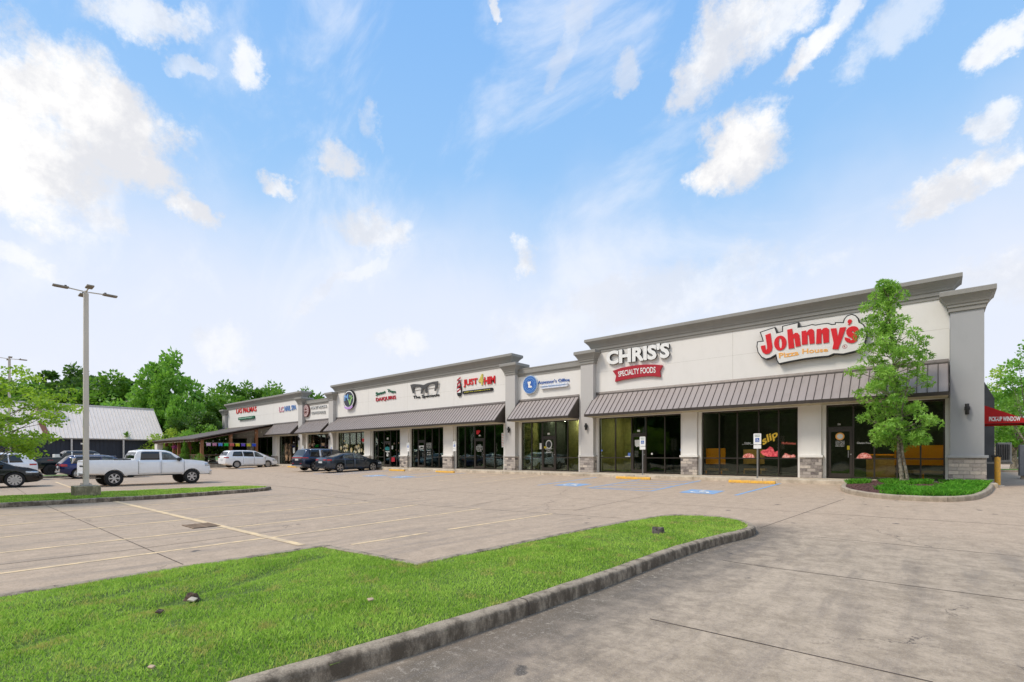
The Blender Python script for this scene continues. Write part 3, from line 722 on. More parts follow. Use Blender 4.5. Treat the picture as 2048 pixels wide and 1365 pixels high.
MB().box(1.02, 1.22, .36, 7.9, -.15, 6.9).build('side_wall', pmat('side_wall_grey', srgb(96, 98, 98), .8, scale=1), B)
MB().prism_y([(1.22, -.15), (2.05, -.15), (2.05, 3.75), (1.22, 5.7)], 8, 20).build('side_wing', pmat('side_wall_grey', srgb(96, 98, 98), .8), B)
MB().box(1.19, 1.25, 7.85, 7.97, 0, 5.2).build('downspout', pmat('downspout_grey', srgb(70, 72, 72), .6), B)
# rooms behind the glass
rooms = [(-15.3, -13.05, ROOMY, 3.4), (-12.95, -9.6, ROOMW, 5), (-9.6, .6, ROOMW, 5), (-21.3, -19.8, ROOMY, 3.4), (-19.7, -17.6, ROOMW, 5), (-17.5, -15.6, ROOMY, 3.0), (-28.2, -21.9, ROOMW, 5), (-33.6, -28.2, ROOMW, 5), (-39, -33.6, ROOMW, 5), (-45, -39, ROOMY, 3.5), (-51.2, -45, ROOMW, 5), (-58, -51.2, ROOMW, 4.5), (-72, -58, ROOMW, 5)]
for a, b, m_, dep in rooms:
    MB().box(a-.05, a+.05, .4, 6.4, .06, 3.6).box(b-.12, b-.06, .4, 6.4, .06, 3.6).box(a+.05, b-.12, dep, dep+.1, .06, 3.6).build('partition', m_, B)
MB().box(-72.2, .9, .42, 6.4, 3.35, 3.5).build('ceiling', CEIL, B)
# storefronts
def opening(b):
    x0, x1, mul, door, _, nm = b
    e = MB(); t = .055
    e.box(x0-.16, x0-.002, -.035, .12, 0.002, TOP+.10).box(x1+.002, x1+.16, -.035, .12, .002, TOP+.10).box(x0-.002, x1+.002, -.035, .12, TOP+.002, TOP+.10)
    e.build('window_surround', CREAM, B)
    f = MB(); y0, y1 = .10, .20
    f.box(x0, x0+t, y0, y1, 0.003, TOP).box(x1-t, x1, y0, y1, .003, TOP).box(x0+t, x1-t, y0, y1, TOP-t, TOP).box(x0+t, x1-t, y0+.001, y1-.001, .003, .075)
    xs = [x0+t]+[m for m in mul]+[x1-t]
    for m in mul: f.box(m-t/2, m+t/2, y0-.004, y1+.004, .075, TOP-t)
    wdw = f.build('window', BRONZE, B)
    for i in range(len(xs)-1):
        r = MB()
        a, c = xs[i]+(t/2 if i else 0), xs[i+1]-(t/2 if i < len(xs)-2 else 0)
        if door and abs(xs[i]-door[0]) < .08: r.box(a, c, y0+.002, y1-.002, 2.16, 2.23).build('transom', BRONZE, wdw); continue
        r.box(a, c, y0+.006, y1-.006, .83, .885).build('rail', BRONZE, wdw)
    g = MB().box(x0+t*.5, x1-t*.5, .148, .152, .05, TOP-.03)
    g.build('glass', GLASS, wdw)
    if door:
        a, c = door[0]+t/2+.01, door[1]-t/2-.01; d = MB()
        d.box(a, a+.09, .085, .135, .03, 2.15).box(c-.09, c, .085, .135, .03, 2.15).box(a+.09, c-.09, .085, .135, 2.02, 2.15).box(a+.09, c-.09, .085, .135, .03, .22)
        dr = d.build('door', BRONZE, B)
        h = MB().tube((c-.13, .03, .9), (c-.13, .03, 1.2), .014).tube((c-.13, .03, .91), (c-.13, .085, .91), .012).tube((c-.13, .03, 1.19), (c-.13, .085, 1.19), .012).tube((c-.045, .084, 1.04), (c-.045, .07, 1.04), .03)
        h.build('handle', STEEL, dr)
    return wdw
WIN = [opening(b) for b in bays]
# piers between bays
def pier(a, b, top=3.28):
    MB().box(a, b, -.15, -.002, 1.02, top).build('pier', CREAM, B)
    MB().box(a-.04, b+.04, -.26, -.003, 0.002, .90).build('stone_base', STONE, B, bevel=.01)
    MB().box(a-.09, b+.09, -.31, -.004, .90, 1.0).box(a-.03, b+.03, -.2, -.005, 1.0, 1.02).build('stone_cap', CREAM, B, bevel=.012)
for a, b in [(-10.02, -9.27), (-4.62, -3.86), (-28.55, -27.55), (-33.95, -33.0), (-39.45, -38.5), (-58.4, -57.35), (-65.9, -64.8)]: pier(a, b)
def pillar(a, b, mat, zt=7.13, yf=-.35):
    y1 = .5
    p = MB().box(a, b, yf, y1, 0.002, zt-.72).build('pillar', mat, B)
    cp = [(0, zt-.74), (.05, zt-.74), (.05, zt-.60), (.09, zt-.585), (.09, zt-.50), (.12, zt-.48), (.14, zt-.42), (.19, zt-.33), (.24, zt-.25), (.29, zt-.19), (.31, zt-.18), (.31, zt-.02), (.29, zt), (0, zt)]
    MB().sweep(a, b, yf, y1, cp).build('capital', TRIM, p)
    MB().box(a-.06, b+.06, yf-.06, y1+.04, .003, .90).build('stone_base', STONE, p, bevel=.01)
    MB().box(a-.11, b+.11, yf-.11, y1+.09, .90, 1.0).build('stone_cap', mat, p, bevel=.012)
pillar(.34, 1.27, GREYB); pillar(-16.1, -15.24, GREY); pillar(-22.1, -21.25, GREY); pillar(-45.4, -44.55, GREY); pillar(-51.75, -50.85, GREY); pillar(-73.6, -72.7, GREY)
# metal canopies
def canopy(x0, x1):
    y, zt, zb = -1.2, 4.56, 3.33
    r = MB(); nx, nz = 1, 1
    r.prism_x([(-.003, zt), (y, zb), (y, zb-.02), (-.003, zt-.02)], x0, x1)
    top = r.build('canopy', CANOPY, B)
    s = MB(); n = int(round((x1-x0)/.305)); L = math.hypot(y, zt-zb); ux, uz = y/L, (zb-zt)/L
    for k in range(n+1):
        x = x0+(x1-x0)*k/n; x = min(max(x, x0+.012), x1-.012)
        s.prism_x([(-.004, zt+.001), (y, zb+.001), (y+.0, zb+.036), (-.004, zt+.036)], x-.011, x+.011)
    s.build('seams', CANEDGE, top)
    e = MB().box(x0-.01, x1+.01, y-.02, y-.001, zb-.13, zb+.01)
    e.prism_x([(-.003, zt-.021), (y, zb-.021), (y, zb-.13), (-.003, zb-.13)], x0, x0+.02).prism_x([(-.003, zt-.021), (y, zb-.021), (y, zb-.13), (-.003, zb-.13)], x1-.02, x1)
    e.build('fascia', CANEDGE, top)
    MB().box(x0+.02, x1-.02, y, -.003, zb-.125, zb-.11).build('soffit', pmat('soffit_beige', srgb(196, 186, 160), .8), top)
    MB().prism_x([(-.003, zt-.01), (-.05, zt-.01), (-.05, zt+.04), (-.02, zt+.14), (-.003, zt+.14)], x0, x1).build('flashing', CANTOP, top)
for a, b in [(-15.3, .30), (-21.2, -16.42), (-44.9, -22.3), (-50.9, -45.5), (-58.4, -51.85)]: canopy(a, b)

# furniture seen through the glass
def booth(name, x, y, w, label, h=1.2, mat=ORANGE, z0=.35, legs=True):
    t = thing(name, label, 'booth', (x, y, .05), 0, 'orange dining booths behind the shop glass')
    MB().box(x-w/2, x+w/2, y-.03, y+.05, z0+.35, z0+h).build('backrest', mat, t)
    MB().box(x-w/2, x+w/2, y+.06, y+.5, z0+.02, z0+.12).build('seat', TAN, t)
    for sx in (-1, 1): MB().box(x+sx*(w/2-.1)-.025, x+sx*(w/2-.1)+.025, y-.3, y-.24, .05, z0+.02).build('leg', mat, t)
booth('dining_booth', -8.6, .62, .95, 'orange booth at the left end of the window with the food pictures', 1.15, ORANGE, .2)
booth('dining_booth', -7.2, 2.2, 1.0, 'darker orange booth set back behind the window with the food pictures', 1.1, TAN, .2)
booth('dining_booth', -.9, .62, .95, 'orange booth just right of the small tree trunk', 1.15, ORANGE, .25)
booth('dining_booth', .12-.25, .64, .85, 'orange booth beside the right-hand grey corner pillar', 1.15, ORANGE, .25)
t = thing('counter', 'tan wooden counter behind the glass left of the tree trunk', 'counter', (-1.9, 1.6, .05))
MB().box(-2.4, -1.4, 1.4, 1.9, .05, 1.0).build('counter_body', TAN, t); MB().box(-2.5, -1.3, 1.35, 1.95, 1.0, 1.05).build('counter_top', ORANGE, t)
LIT = bpy.data.materials.new('lit_ceiling_and_fill_panel'); LIT.use_nodes = True
_N = NT(LIT.node_tree); _e = _N.n('ShaderNodeEmission', i={0: (1, .95, .82, 1), 1: 10.0})
_N.t.nodes['Emission'].inputs[1].default_value = 26.0; _N.n('ShaderNodeOutputMaterial', i={0: _e.outputs[0]})
for x, y in [(-20.1, 1.6), (-18.6, 2.6), (-17.2, 1.6), (-23.6, 1.8), (-13.6, 2.2), (-42.6, 2.2), (-8.5, .40), (-1.6, .40), (-.4, .40), (-6.0, .40)]:  # last four panels are unseen above the windows, added to brighten the booths
    MB().box(x-.6, x+.6, y-.15, y+.15, 3.30, 3.345).build('ceiling_and_fill_light', LIT, B)
# ------------------------------------------------------------------ signs on the fascia
def W_(ox, oy, s, y0=0.0):
    return lambda pts: [fx(ox+x/s, oy+y/s, y0) for x, y in pts]
def onwall(y0): return lambda p, d: (p[0], y0-d, p[1])
def shrink(P, d): return inset(P, d)
def sign(name, label, pts):
    x = sum(p[0] for p in pts)/len(pts); z = min(p[1] for p in pts)
    return thing(name, label, 'sign', (x, 0, z))
def ell(cx, cz, rx, rz, n=32, a0=0, a1=360): return [(cx+rx*math.cos(R_(a0+(a1-a0)*k/n)), cz+rz*math.sin(R_(a0+(a1-a0)*k/n))) for k in range(n)]
def pill(x0, x1, z0, z1, r=None, n=6):
    r = r or (z1-z0)/2; P = []
    for cx, cz, a in ((x1-r, z0+r, -90), (x1-r, z1-r, 0), (x0+r, z1-r, 90), (x0+r, z0+r, 180)):
        for k in range(n+1): P.append((cx+r*math.cos(R_(a+90*k/n)), cz+r*math.sin(R_(a+90*k/n))))
    return P

# pizza shop sign: cloud-shaped cabinet with hand-cut letters
Y = -.24; q = W_(1500, 600, 8.533, Y)
OUT = q([(165,550),(430,462),(465,560),(548,535),(548,447),(835,378),(830,462),(900,452),(970,440),(1060,415),(1120,425),(1230,405),(1330,395),(1400,415),(1445,412),(1450,382),(1585,382),
         (1600,330),(1650,270),(1740,240),(1810,265),(1860,320),(1870,375),(1940,415),(1985,480),(2000,560),(1995,640),(1960,760),(1900,850),(1800,885),(1700,910),(1590,935),(1430,930),(1340,970),
         (1150,985),(950,1010),(700,1055),(490,1100),(455,1040),(435,950),(350,1000),(270,1020),(190,985),(130,900),(110,800),(120,712),(215,700),(200,650)])
t = sign('shop_sign', 'large cloud-shaped white sign with red and orange lettering and black edge over the right-hand shop', OUT)
MB().prism_y(OUT, Y, -.003).build('cabinet', BLACK, t)
MB().prism_y(shrink(OUT, .045), Y-.012, Y-.002).build('face', BOARD, t)
L = [[(265,605),(352,572),(385,800),(375,870),(330,920),(270,930),(220,900),(195,840),(188,790),(262,778),(268,835),(282,857),(297,835),(293,780)],
     [(638,515),(722,495),(735,600),(775,566),(815,568),(845,600),(868,790),(782,805),(762,665),(750,655),(742,665),(760,825),(662,838)],
     [(882,540),(958,525),(962,565),(1010,510),(1060,500),(1092,525),(1105,745),(1020,757),(1005,605),(992,595),(983,605),(985,760),(890,770)],
     [(1140,505),(1212,495),(1215,530),(1260,485),(1310,478),(1350,505),(1350,730),(1255,742),(1243,585),(1230,572),(1222,585),(1222,745),(1130,755)],
     [(1378,495),(1475,487),(1500,640),(1535,478),(1640,468),(1560,700),(1505,850),(1408,842),(1430,740)],
     [(1665,380),(1680,345),(1710,335),(1740,350),(1735,390),(1690,435),(1672,425),(1695,400),(1672,395)],
     [(1865,560),(1860,505),(1830,468),(1790,455),(1740,455),(1680,480),(1645,525),(1645,580),(1670,622),(1735,655),(1752,672),(1740,690),(1720,690),(1708,665),(1615,640),(1622,690),(1660,725),(1720,742),(1780,735),(1825,700),(1842,655),(1835,615),(1795,582),(1748,560),(1735,545),(1745,533),(1765,535),(1772,562)]]
m = MB()
for P in L: m.prism_y(q(P), Y-.045, Y-.013)
oo, oi = [], []
for k in range(28):
    a = 2*math.pi*k/28
    oo.append((520+106*math.cos(a)+6*math.sin(a), 740-126*math.sin(a))); oi.append((521+26*math.cos(a)-6*math.sin(a), 742-86*math.sin(a)))
oo, oi = q(oo), q(oi); V = [(x, Y-.045, z) for x, z in oo+oi]+[(x, Y-.013, z) for x, z in oo+oi]; F = []
for k in range(28):
    j = (k+1) % 28; F += [(k, j, 28+j, 28+k), (k, j, 56+j, 56+k), (28+k, 28+j, 84+j, 84+k)]
m.add(V, F); m.build('lettering', RED, t)
m = MB(); letters(m, 'Pizza', q([(490,912),(828,858),(838,945),(500,1000)]), onwall(Y-.013), .012, .02); m.build('small_lettering', OR_T, t); m = MB()
letters(m, 'House', q([(893,838),(1325,815),(1335,885),(893,925)]), onwall(Y-.013), .012, .02); m.build('small_lettering', OR_T, t)
m = MB(); letters(m, 'R', q([(1600,782),(1632,780),(1634,818),(1602,820)]), onwall(Y-.013), .003, .02)
c = q([(1618,800)])[0]
for k in range(20):
    a0, a1 = 2*math.pi*k/20, 2*math.pi*(k+1)/20
    m.add([(c[0]+r*math.cos(a), Y-.016, c[1]+r*math.sin(a)) for r, a in ((.088, a0), (.088, a1), (.074, a1), (.074, a0))], [(0, 1, 2, 3)])
m.build('registered_mark', DKRED, t)

# CHRIS'S specialty foods
q = W_(1160, 660, 4.015, -.12)
Q1 = q([(213,172),(720,97),(720,224),(213,284)])
t = sign('shop_sign', 'white block letters with black returns above a curved red ribbon', Q1)
m = MB(); letters(m, "CHRIS'S", Q1, onwall(-.02), .12, .055, space=1.0); m.build('letter_returns', BLACK, t)
m = MB(); letters(m, "CHRIS'S", Q1, onwall(-.141), .012, .045, space=1.0); m.build('lettering', WHITE, t)
RB = q([(262,330),(330,306),(400,292),(470,282),(540,278),(600,279),(662,285),(640,330),(645,378),(590,373),(540,372),(480,378),(420,388),(350,400),(280,417),(290,370)])
MB().prism_y(RB, -.12, -.004).build('ribbon', DKRED, t)
m = MB(); letters(m, 'SPECIALTY FOODS', q([(305,337),(607,297),(607,347),(310,379)]), onwall(-.122), .012, .015, bulge=.05, space=1.0); m.build('ribbon_lettering', WHITE, t)

# assessor's office
q = W_(1020, 690, 5.055, -.15); c = q([(200,403)])[0]
t = sign('shop_sign', 'round blue seal with blue office lettering and a pale name panel', [c])
MB().prism_y(ell(c[0], c[1], .60, .60), -.14, -.004).build('disc_rim', pmat('acrylic_rim', srgb(206, 220, 232), .4), t)
MB().prism_y(ell(c[0], c[1], .57, .57), -.155, -.141).build('disc', BLUE, t)
m = MB()
for r0, r1 in ((.40, .43), (.30, .32), (.53, .55)):
    for k in range(32):
        a0, a1 = 2*math.pi*k/32, 2*math.pi*(k+1)/32
        m.add([(c[0]+r*math.cos(a), -.158, c[1]+r*math.sin(a)) for r, a in ((r1, a0), (r1, a1), (r0, a1), (r0, a0))], [(0, 1, 2, 3)])
for k in range(26):
    a = 2*math.pi*k/26
    if abs(math.sin(a/2)) > .0: m.prism_y([(c[0]+.475*math.cos(a)+dx, c[1]+.475*math.sin(a)+dz) for dx, dz in ((-.02,-.02),(.02,-.02),(.02,.02),(-.02,.02))], -.160, -.157)
m.build('seal_rings', LBLUE, t)
MB().prism_y([(c[0]+x, c[1]+z) for x, z in ((-.19,.2),(.1,.2),(.08,.08),(.02,.0),(.04,-.08),(.13,-.08),(.2,-.16),(.12,-.22),(-.02,-.2),(-.14,-.18),(-.12,-.02),(-.16,.08))], -.161, -.158).build('map_emblem', WHITE, t)
m = MB(); letters(m, "Assessor's Office", q([(272,362),(590,332),(590,365),(272,397)]), onwall(-.02), .03, .0); m.build('lettering', BLUE, t)
a, b = q([(303,452)])[0], q([(585,380)])[0]
MB().prism_y(pill(a[0], b[0], a[1]+.02, b[1]+.02, .14), -.15, -.004).build('name_panel', pmat('panel_pale', srgb(226, 230, 240), .5), t)
m = MB(); letters(m, "Saint Martin Assessor", [(a[0]+.15, b[1]-.04), (b[0]-.15, b[1]-.04), (b[0]-.15, a[1]+.1), (a[0]+.15, a[1]+.1)], onwall(-.151), .004, .0, shear=.5); m.build('name_lettering', LBLUE, t)

# men's haircuts
q = W_(780, 690, 5.057, -.12)
t = sign('shop_sign', 'red haircut sign with a striped barber pole and yellow words on a black bar', q([(728,350),(1058,310)]))
m = MB(); letters(m, 'JUST', q([(733,352),(876,334),(878,415),(737,432)]), onwall(-.015), .05, .025); m.build('lettering', RED, t); m = MB(); letters(m, 'HIM', q([(944,327),(1055,310),(1056,388),(946,404)]), onwall(-.015), .05, .025); m.build('lettering', RED, t)
m = MB(); letters(m, '4', q([(886,300),(938,292),(936,402),(890,412)]), onwall(-.015), .05, .04); m.build('numeral', pmat('sign_gold', srgb(214, 200, 96), .5), t)
a, b = q([(728,503)])[0], q([(1036,431)])[0]
MB().prism_y(pill(a[0], b[0], a[1]+.02, b[1]-.0), -.08, -.004).build('bar', BLACK, t)
m = MB(); letters(m, "MEN'S HAIRCUTS", [(a[0]+.2, b[1]-.08), (b[0]-.25, b[1]-.08), (b[0]-.25, a[1]+.12), (a[0]+.2, a[1]+.12)], onwall(-.081), .006, .015); m.build('bar_lettering', YSIGN, t)
a, b = q([(674,522)])[0], q([(722,354)])[0]; xm = (a[0]+b[0])/2-.03
P = [(xm-.12, a[1]+.0), (xm+.12, a[1]), (xm+.22, a[1]+.2), (xm+.24, b[1]-.55), (xm+.15, b[1]-.3), (xm+.08, b[1]-.2), (xm+.08, b[1]), (xm-.08, b[1]), (xm-.08, b[1]-.2), (xm-.15, b[1]-.3), (xm-.24, b[1]-.55), (xm-.22, a[1]+.2)]
MB().prism_y(P, -.10, -.004).build('barber_pole', BLACK, t)
MB().prism_y([(xm-.19, a[1]+.25), (xm+.19, a[1]+.25), (xm+.19, b[1]-.62), (xm-.19, b[1]-.62)], -.112, -.101).build('pole_panel', WHITE, t)
m = MB(); zz = a[1]+.25
for k in range(4):
    z0 = zz+.02+k*.28
    m.prism_y([(xm-.19, z0), (xm-.19, z0+.13), (xm+.19, z0+.32), (xm+.19, z0+.19)], -.118, -.113)
m.build('pole_stripes', DKRED, t)
MB().prism_y(ell(xm, b[1]-.3, .1, .12, 16), -.112, -.101).build('pole_globe', PINKW, t)

# the glasses sign
q = W_(780, 690, 5.057, -.15)
P = q([(205,405),(240,397),(300,400),(340,407),(372,390),(430,375),(485,367),(484,395),(462,468),(447,466),(458,402),(430,398),(395,408),(368,432),(375,488),(360,490),(347,442),(333,444),(325,495),(308,495),(316,440),(300,424),(262,424),(236,436),(242,492),(228,490),(214,440)])
t = sign('shop_sign', 'dark cat-eye glasses outline over black lettering', P)
MB().prism_y(P, -.15, -.11).build('glasses_frame', pmat('sign_charcoal', srgb(78, 76, 74), .5), t)
P2 = q([(245,432),(486,400),(486,426),(247,458)]); MB().prism_y(P2, -.06, -.004).build('mounting_bar', CREAM, t)
m = MB(); letters(m, 'The Spectacle', q([(222,517),(488,490),(488,524),(226,555)]), onwall(-.015), .04, .01); m.build('lettering', BLACK, t)

# daiquiri shop sign
q = W_(740, 770, 29.26, -.12)
t = sign('shop_sign', 'red daiquiri lettering below two green words', q([(300,750),(1480,900)]))
m = MB(); letters(m, 'Sweet', q([(290,440),(850,330),(850,470),(300,660)]), onwall(-.015), .05, .03); m.build('green_lettering', GREEN, t); m = MB(); letters(m, 'Tops', q([(975,245),(1450,330),(1470,510),(975,480)]), onwall(-.015), .05, .03); m.build('green_lettering', GREEN, t)
m = MB(); letters(m, 'DAIQUIRIS', q([(300,760),(1450,610),(1480,850),(310,1010)]), onwall(-.015), .05, .015); m.build('lettering', pmat('sign_crimson', srgb(190, 26, 52), .4), t)

# oval plant sign
q = W_(680, 775, 27.3, -.22); c = q([(465,660)])[0]
t = sign('shop_sign', 'dark round sign with pale letters, a green shoot and a lilac ribbon', [c])
MB().prism_y(ell(c[0], c[1], .98, .88, 36), -.2, -.004).build('disc_rim', BLACK, t)
MB().prism_y(ell(c[0], c[1], .92, .80, 36), -.215, -.201).build('disc', WHITE, t)
MB().prism_y(ell(c[0], c[1], .82, .71, 36), -.225, -.216).build('disc_centre', pmat('sign_slate', srgb(56, 58, 72), .4), t)
m = MB(); letters(m, 'M', [(c[0]-.7, c[1]+.45), (c[0]-.05, c[1]+.5), (c[0]-.05, c[1]-.05), (c[0]-.7, c[1]-.1)], onwall(-.226), .01, .04)
m.build('letter', LBLUE, t)
m = MB(); letters(m, 'V', [(c[0]-.05, c[1]+.02), (c[0]+.55, c[1]+.02), (c[0]+.4, c[1]-.58), (c[0]+.05, c[1]-.58)], onwall(-.226), .01, .05)
for a in (100, 55, 15): m.prism_y([(c[0]+.3+r*math.cos(R_(a+o)), c[1]+r*math.sin(R_(a+o))) for r, o in ((.1, 0), (.3, -14), (.46, 0), (.3, 14))], -.236, -.226)
m.build('green_shoot', LGREEN, t)
MB().prism_y([(c[0]-.68, c[1]-.58), (c[0]-.4, c[1]-.70), (c[0], c[1]-.76), (c[0]+.4, c[1]-.70), (c[0]+.68, c[1]-.58), (c[0]+.68, c[1]-.78), (c[0]+.3, c[1]-.93), (c[0]-.3, c[1]-.93), (c[0]-.68, c[1]-.78)], -.24, -.20).build('ribbon', PURPLE, t)

# coffee house
q = W_(600, 795, 27.3, -.1); c = q([(355,740)])[0]
t = sign('shop_sign', 'round pink and brown emblem beside white coffee shop lettering', [c])
MB().prism_y(ell(c[0], c[1], .66, .66, 32), -.18, -.004).build('disc_rim', MAROON, t)
MB().prism_y(ell(c[0], c[1], .63, .63, 32), -.195, -.181).build('disc', PINKW, t)
m = MB()
for r0, r1 in ((.36, .42), (.58, .61)):
    for k in range(28):
        a0, a1 = 2*math.pi*k/28, 2*math.pi*(k+1)/28
        m.add([(c[0]+r*math.cos(a), -.198, c[1]+r*math.sin(a)) for r, a in ((r1, a0), (r1, a1), (r0, a1), (r0, a0))], [(0, 1, 2, 3)])
m.prism_y([(c[0]-.3, c[1]-.05), (c[0]+.3, c[1]-.05), (c[0]+.18, c[1]-.28), (c[0]-.18, c[1]-.28)], -.2, -.197).prism_y(ell(c[0], c[1]+.03, .27, .24, 14, 0, 190), -.2, -.197)
for k in range(14):
    a = 2*math.pi*k/14; m.prism_y([(c[0]+.5*math.cos(a)+x, c[1]+.5*math.sin(a)+z) for x, z in ((-.03,-.03),(.03,-.03),(.03,.03),(-.03,.03))], -.2, -.197)
m.build('cup_emblem', MAROON, t)
for nm, mt, y0, th in (('letter_returns', BLACK, -.015, .045), ('lettering', WHITE, -.061, .01)):
    m = MB(); letters(m, 'PLANET MOCHA', q([(560,510),(1430,400),(1440,560),(560,660)]), onwall(y0), th, .01); letters(m, 'COFFEE HOUSE', q([(600,790),(1340,740),(1360,870),(610,930)]), onwall(y0), th, .0); m.build(nm, mt, t)

# nail spa, restaurant
q = W_(550, 800, 40.96, -.1)
t = sign('shop_sign', 'pink and blue nail spa lettering at the right end of the far wall', q([(300,700),(1600,700)]))
m = MB(); letters(m, 'LC', q([(300,600),(660,560),(670,980),(310,1020)]), onwall(-.015), .05, .02); m.build('lettering', pmat('sign_pink', srgb(214, 150, 166), .4), t)
m = MB(); letters(m, 'NAIL SPA', q([(740,520),(1680,400),(1690,800),(745,960)]), onwall(-.015), .05, .01); m.build('blue_lettering', pmat('sign_soft_blue', srgb(106, 146, 204), .4), t)
q = W_(460, 805, 30.34, -.1)
t = sign('shop_sign', 'red restaurant name over a green rounded bar', q([(350,600),(1570,600)]))
m = MB(); letters(m, 'LAS PALMAS', q([(360,400),(1570,250),(1575,540),(360,690)]), onwall(-.015), .06, .01); m.build('lettering', RED, t)
a, b = q([(530,1095)])[0], q([(1490,810)])[0]
MB().prism_y(pill(a[0], b[0], a[1], b[1]), -.18, -.004).build('bar', GREEN, t)
m = MB(); letters(m, 'MEXICAN RESTAURANT', [(a[0]+.3, b[1]-.1), (b[0]-.5, b[1]-.1), (b[0]-.5, a[1]+.12), (a[0]+.3, a[1]+.12)], onwall(-.181), .01, .02); m.build('bar_lettering', pmat('sign_mint', srgb(196, 228, 208), .5), t)

# ------------------------------------------------------------------ stickers on the glass (parts of the windows)
YG = .096
def sticker(win, nm, mat, items, bold=.01):
    """items: outlines or ('text', string, quad)"""
    nm = 'sticker' if nm == 'stickers' else nm; merge = nm in ('opening_hours', 'barber_pole_stripe'); m = MB()
    for it in items:
        if not merge: m = MB()
        if it[0] == 'text': letters(m, it[1], it[2], onwall(YG), .0, bold)
        else: m.add([(x, YG, z) for x, z in it], [tuple(range(len(it)))])
        if not merge: o = m.build(nm, mat, win, fix=False)
    return m.build(nm, mat, win, fix=False) if merge else o
PAPER = pmat('sticker_white', srgb(222, 222, 216), .6, var=.03)
SALAMI = pmat('sticker_food', srgb(248, 190, 178), .6, var=.2, scale=14, col2=srgb(206, 84, 66))
Q2 = W_(1380, 780, 6.204, 0)
w = WIN[1]
sticker(w, 'sticker_pizza', SALAMI, [Q2([(645,843),(655,815),(680,796),(720,788),(765,798),(785,818),(795,843)]), Q2([(1135,843),(1150,815),(1170,800),(1165,785),(1200,792),(1215,805),(1260,812),(1270,800),(1300,812),(1302,836),(1240,843)])])
sticker(w, 'sticker_slice', pmat('sticker_pink', srgb(246, 120, 120), .6, var=.2, scale=9, col2=srgb(214, 50, 70)), [Q2([(865,775),(890,748),(940,742),(985,703),(1020,720),(1045,775),(1082,755),(1082,830),(960,830),(900,812)])])
sticker(w, 'sticker_word', pmat('sticker_yellow', srgb(240, 200, 62), .6, var=.05), [('text', 'slip', Q2([(880,590),(1070,490),(1095,600),(905,720)]))], .03)
sticker(w, 'sticker_script', PAPER, [('text', 'Cracker', Q2([(668,648),(748,648),(748,670),(668,670)])), ('text', 'thin crust  pizza', Q2([(638,673),(780,672),(780,683),(638,684)]))])
sticker(w, 'sticker_script', pmat('sticker_coral', srgb(236, 120, 96), .6), [('text', 'Muffalettas', Q2([(1133,645),(1305,650),(1305,678),(1133,674)]))])
w = WIN[2]; Q3 = W_(1620, 780, 5.6875, 0)
sticker(w, 'sticker_pizza', SALAMI, [Q3([(525,780),(545,745),(580,722),(615,716),(650,722),(685,745),(705,780)])])
sticker(w, 'sticker_script', PAPER, [('text', 'Gluten Free', Q3([(530,592),(690,595),(690,615),(530,615)]))])
m = MB(); cz = Q3([(336,530)])[0]
sticker(w, 'door_emblem', OR_T, [ell(cz[0], cz[1], .165, .165, 20)]); o = sticker(w, 'door_emblem', PAPER, [ell(cz[0], cz[1], .11, .11, 20)]); o.location.y = -.004
sticker(w, 'opening_hours', PAPER, [('text', s, Q3([(288, 580+i*14), (388, 580+i*14), (388, 590+i*14), (288, 590+i*14)])) for i, s in enumerate(['HOURS OF OPERATION', 'SUN-THUR 11AM-9PM', 'FRI-SAT 11AM-10PM', 'DINE IN TAKE OUT', 'DELIVERY'])])
sticker(w, 'yellow_notice', pmat('notice_yellow', srgb(206, 184, 30), .6), [Q3([(418,636),(458,636),(458,682),(418,682)])])
sticker(w, 'unit_number', PAPER, [('text', '104', Q3([(312,380),(342,380),(342,403),(312,403)]))])
w = WIN[0]; Q4 = W_(1160, 660, 4.015, 0)
sticker(w, 'state_map_sticker', PAPER, [Q4([(433,886),(478,882),(476,905),(492,925),(480,945),(462,935),(448,942),(436,930)])])
sticker(w, 'unit_number', PAPER, [Q4([(453,803),(475,803),(475,819),(453,819)])])
sticker(w, 'opening_hours', pmat('sticker_faint', srgb(110, 112, 104), .6), [('text', s, Q4([(432, 972+i*13), (462, 972+i*13), (462, 981+i*13), (432, 981+i*13)])) for i, s in enumerate(['OPEN', '10AM-6PM', 'MON-SAT', 'CLOSED SUN'])])
sticker(w, 'sticker', pmat('sticker_blue', srgb(90, 120, 190), .6), [Q4([(378,988),(398,988),(398,1014),(378,1014)]), Q4([(163,963),(174,963),(174,976),(163,976)]), Q4([(798,956),(810,956),(810,974),(798,974)])])
sticker(w, 'sticker', PAPER, [ell(*Q4([(571,996)])[0], .055, .055, 12), Q4([(356,1015),(396,1015),(396,1020),(356,1020)])])
w = WIN[3]; Q5 = W_(1020, 690, 5.055, 0)
sticker(w, 'door_seal', PAPER, [ell(*Q5([(383,1008)])[0], .25, .29, 20)])
o = sticker(w, 'door_seal', pmat('sticker_dark', srgb(40, 44, 44), .6), [ell(*Q5([(383,1008)])[0], .19, .22, 20)]); o.location.y = -.004
sticker(w, 'opening_hours', PAPER, [('text', 'SAINT MARTIN', Q5([(348,1047),(418,1045),(418,1057),(348,1059)])), ('text', 'ASSESSOR', Q5([(362,1061),(400,1060),(400,1069),(362,1070)])), ('text', '8:30-4:30', Q5([(355,1080),(410,1078),(410,1092),(355,1094)])), Q5([(370,892),(392,890),(392,908),(370,910)]), Q5([(290,995),(315,994),(315,1055),(290,1056)])])
sticker(w, 'yellow_notice', MATS['notice_yellow'], [Q5([(335,1027),(362,1026),(362,1047),(335,1048)])])
w = WIN[4]; Q6 = W_(780, 690, 5.057, 0)
